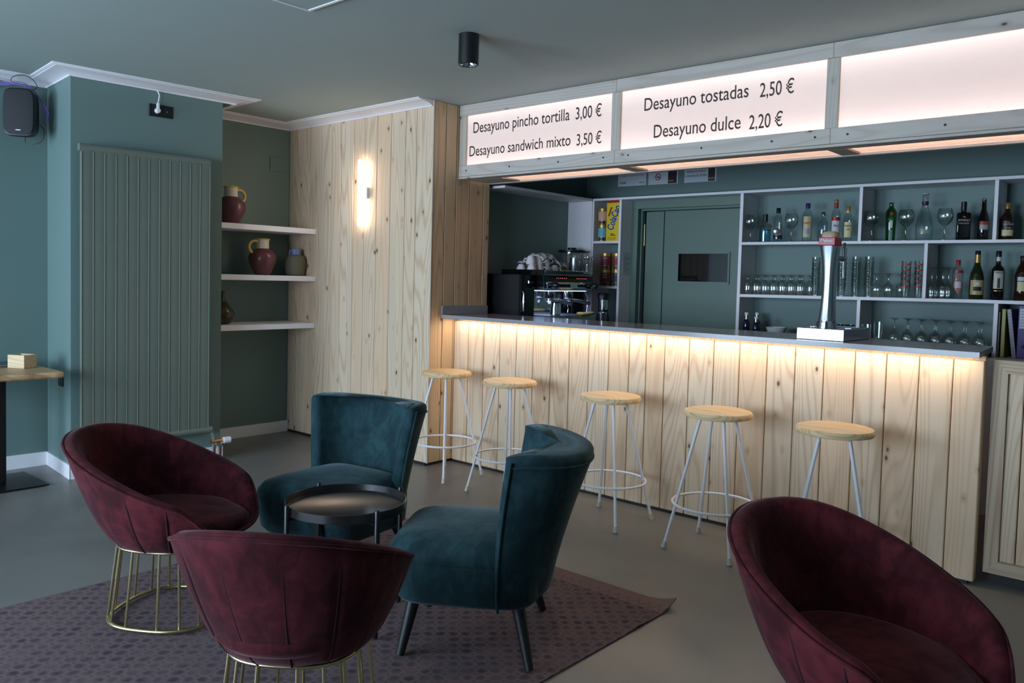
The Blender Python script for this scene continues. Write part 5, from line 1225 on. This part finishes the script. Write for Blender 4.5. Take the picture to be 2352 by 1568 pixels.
for x, y, lv, a_, nm in cups:
    o = K.put((x, y, TOPZ + 0.0005 + 0.0685 * lv), 'white upside down cup, ' + nm + ', on the coffee machine', 'upside down cups on the coffee machine', a_ + 0.0); o['category'] = 'cup'
mb = MB(); nxx, nyy = 26, 34
g = []
for i in range(nxx + 1):
    r_ = []
    for j in range(nyy + 1):
        x = -4.425 + 0.27 * i / nxx; y = 5.10 + 0.37 * j / nyy
        top = 0.150 if y < 5.275 else 0.150 - 0.062 * min(1, (y - 5.275) / 0.05) 
        z = TOPZ + top + 0.006 * math.sin(j * 0.9 + i * 0.35) + 0.005 * math.sin(i * 1.1)
        eb = max(0, (-4.31 - x) / 0.06); z -= 0.055 * min(1, eb) ** 1.3
        ey = max(0, (5.15 - y) / 0.05); z -= 0.02 * min(1, ey)
        e = max(0, (x + 4.20) / 0.05); z -= 0.035 * min(1, e) ** 1.5
        r_.append((x + 0.006 * math.sin(j * .7), y, z))
    g.append(r_)
top = [[mb.bm.verts.new(p) for p in r_] for r_ in g]
for i in range(nxx):
    for j in range(nyy): mb.bm.faces.new((top[i][j], top[i + 1][j], top[i + 1][j + 1], top[i][j + 1]))
o = mb.build('towel', plain('white_terry', srgb(214, 208, 208), 0.95, var=0.06, vscale=60, bmp=0.4)); md = o.modifiers.new('thick', 'SOLIDIFY'); md.thickness = 0.007; md.offset = 1
tag(o, 'white towel draped over the cups on the coffee machine', 'towel')
# cutlery drum, spoon glass
mb = MB(); mb.lathe([(0.001, 0.0), (0.045, 0.0), (0.046, 0.002), (0.046, 0.135), (0.043, 0.135), (0.043, 0.004), (0.001, 0.004)], 32, cap0=False, cap1=False); o = mb.build('cutlery_drum', M['steel'], loc=(-4.14, 5.515, TOPZ + 0.0005)); tag(o, 'perforated steel cutlery drum on top of the coffee machine', 'cutlery holder')
mb = MB()
for k in range(7):
    for a_ in [-2.4 + 0.35 * q for q in range(9)]:
        n_ = Vector((math.cos(a_ + 1.2), math.sin(a_ + 1.2), 0)); tn = Vector((-n_.y, n_.x, 0)); c_ = n_ * 0.0465 + Vector((0, 0, 0.02 + 0.016 * k))
        mb.poly([tuple(c_ + tn * 0.004 * math.cos(q * PI / 3) + Vector((0, 0, 0.004 * math.sin(q * PI / 3)))) for q in range(6)])
mb.build('perforation', M['plinth'], o, smooth=0)
o = lathe_thing('spoon_glass', [(0.001, 0.004), (0.034, 0.0), (0.036, 0.002), (0.042, 0.085), (0.040, 0.085), (0.034, 0.006), (0.001, 0.006)], 'glass', 24); o.location = (-4.05, 5.585, TOPZ + 0.0005); tag(o, 'clear glass holding teaspoons at the right end of the coffee machine', 'glass')
for k in range(6):
    a_ = k * 1.05; s_ = thing('teaspoon', ['teaspoon leaning %s in the spoon glass' % d_ for d_ in ('right', 'forward right', 'forward left', 'left', 'back left', 'back right')][k], 'spoon', (-4.05 + 0.012 * math.cos(a_), 5.585 + 0.012 * math.sin(a_), TOPZ + 0.012), 0, 'teaspoons in the glass')
    d_ = Vector((math.cos(a_) * 0.19, math.sin(a_) * 0.19, 1)).normalized()
    mb = MB(); mb.tube([d_ * 0.0, d_ * 0.06, d_ * 0.115], 0.0022, 6); mb.build('stem', M['chrome'], s_)
    mb = MB(); mb.sphere((0, 0, 0), 0.012, 6); mb.xform(Matrix.Translation(d_ * 0.128) @ d_.to_track_quat('Z', 'Y').to_matrix().to_4x4() @ Matrix.Diagonal((0.9, 0.35, 1.4, 1))); mb.build('spoon_bowl', M['chrome'], s_)
# grinder with clear hopper behind, blender and steel cup at the right
gr = thing('coffee_grinder', 'coffee grinder with a clear bean hopper and black lid behind the machine', 'grinder', (-4.37, 5.775, WZ))
mb = MB(); mb.box(-0.085, 0.085, -0.082, 0.082, 0.0, 0.40, bev=0.012, seg=2); mb.build('body', M['black'], gr, smooth=0)
mb = MB(); mb.lathe([(0.06, 0.4005), (0.085, 0.46), (0.10, 0.52), (0.105, 0.665)], 28, cap0=False, cap1=False); mb.build('hopper', M['glass'], gr)
mb = MB(); mb.lathe([(0.055, 0.401), (0.068, 0.44), (0.001, 0.446)], 24); mb.build('coffee_beans', cmat(52, 30, 20, 0.6), gr)
mb = MB(); mb.lathe([(0.118, 0.6655), (0.124, 0.67), (0.124, 0.682), (0.04, 0.69), (0.038, 0.706), (0.001, 0.707)], 28); mb.build('lid', M['black'], gr)
bl = thing('blender', 'black blender with a chrome band right of the coffee machine', 'blender', (-4.065, 5.845, WZ))
mb = MB(); mb.lathe([(0.062, 0), (0.065, 0.01), (0.058, 0.10), (0.045, 0.14), (0.045, 0.17)], 28); mb.build('motor_base', M['black'], bl)
mb = MB(); mb.lathe([(0.043, 0.1705), (0.043, 0.255)], 24); mb.build('chrome_band', M['chrome'], bl)
mb = MB(); mb.lathe([(0.050, 0.2555), (0.052, 0.30), (0.044, 0.315), (0.001, 0.317)], 24); mb.build('lid', M['black'], bl)
mb = MB(); mb.lathe([(0.03, 0), (0.036, 0.002), (0.044, 0.15), (0.042, 0.15), (0.034, 0.006), (0.001, 0.006)], 28, cap1=False); tag(mb.build('steel_shaker', M['steel'], loc=(-4.0, 5.735, WZ)), 'plain steel shaker cup at the end of the side worktop', 'shaker')

# ------------------------------------------------------------------ beer tap on the counter
TZ = 1.1275
bt = thing('beer_tap', 'tall steel beer tap tower with a red badge on the counter', 'beer tap', (-1.59, 4.44, TZ))
mb = MB(); mb.box(-0.120, 0.130, -0.165, 0.235, 0.0, 0.062, bev=0.003); mb.build('drip_base', M['steel'], bt, smooth=0)
mb = MB(); mb.box(-0.10, 0.11, -0.005, 0.215, 0.0622, 0.065, bev=0.001); mb.build('drip_grid', M['chrome'], bt, smooth=0)
mb = MB(); mb.lathe([(0.058, 0.0625), (0.058, 0.068), (0.052, 0.070), (0.052, 0.092), (0.046, 0.096), (0.046, 0.10)], 36, (0.0, -0.06, 0)); mb.build('collar', M['chrome'], bt)
rings = []
for k in range(25):
    q = k / 24; z = 0.1005 + 0.40 * q
    hw = 0.036 + 0.014 * (2 * q - 1) ** 2 * (1 if q > .5 else 0.35) - 0.004 * math.sin(PI * q); dp = 0.042
    yc = -0.06 - 0.012 * math.sin(PI * q) + 0.004 * q; xc = 0.016 * math.sin(PI * q) * 0.6
    rings.append([(xc + hw * spow(math.cos(2 * PI * i / 32), .7), yc + dp * spow(math.sin(2 * PI * i / 32), .7), z) for i in range(32)])
mb = MB(); mb.ring_loft(rings); mb.build('tower', M['chrome'] if False else M['steel'], bt, smooth=50)
mb = MB(); mb.box(-0.044, 0.044, -0.112, -0.012, 0.5015, 0.544, bev=0.003); bd = mb.build('badge', cmat(178, 26, 46, 0.35), bt, smooth=0)
text_mesh('Mahou', 'lettering', labelw, bt, (-0.030, -0.1122, 0.519), (1, 0, 0), (0, 0, 1), width=0.060, cap=0.016, bold=0.035)
mb = MB()
for k in range(5):
    cx = -0.02 + 0.010 * k
    mb.poly([(cx + (0.0035 if i % 2 == 0 else 0.0015) * math.sin(2 * PI * i / 10), -0.1128, 0.509 + (0.0035 if i % 2 == 0 else 0.0015) * math.cos(2 * PI * i / 10)) for i in range(10)])
mb.build('star', labelw, bt, smooth=0)
rings = [[(0.002 + 0.040 * spow(math.cos(2 * PI * i / 28), .6), -0.06 + 0.046 * spow(math.sin(2 * PI * i / 28), .6), z) if True else None for i in range(28)] for z in (0.5445, 0.562)]
rings.append([(0.002 + 0.034 * spow(math.cos(2 * PI * i / 28), .6), -0.06 + 0.038 * spow(math.sin(2 * PI * i / 28), .6), 0.573) for i in range(28)])
rings.append([(0.002 + 0.02 * math.cos(2 * PI * i / 28), -0.06 + 0.02 * math.sin(2 * PI * i / 28), 0.578) for i in range(28)])
mb = MB(); mb.ring_loft(rings); mb.build('cap', cmat(196, 168, 142, 0.35), bt)
mb = MB(); mb.tube([(0.0, -0.02, 0.44), (0.02, 0.05, 0.44), (0.03, 0.075, 0.43)], 0.012, 12); mb.tube([(0.03, 0.075, 0.495), (0.03, 0.075, 0.40), (0.03, 0.077, 0.33)], 0.013, 14, r1=0.007); mb.build('spout', M['chrome'], bt)
mb = MB(); mb.tube([(0.03, 0.07, 0.494), (0.032, 0.064, 0.510), (0.034, 0.06, 0.520)], 0.008, 10); mb.build('tap_lever', M['chrome'], bt)
mb = MB(); mb.lathe([(0.009, 0), (0.009, 0.004)], 12); mb.xform(Matrix.Translation((-0.07, -0.09, 0.064))); mb.build('drain_cap', M['chrome'], bt)
s2 = dup(cs, None, (-1.35, 2.45, H), None, 'black cylindrical ceiling spot shining on the floor before the bar')
sl = bpy.data.lights.new('spot_lamp', 'SPOT'); sl.energy = 17; sl.color = (1.0, 0.76, 0.60); sl.spot_size = math.radians(62); sl.spot_blend = 0.7; sl.shadow_soft_size = 0.03
so = bpy.data.objects.new('spot_lamp', sl); COL.objects.link(so); so.location = (-1.35, 2.45, H - 0.165)
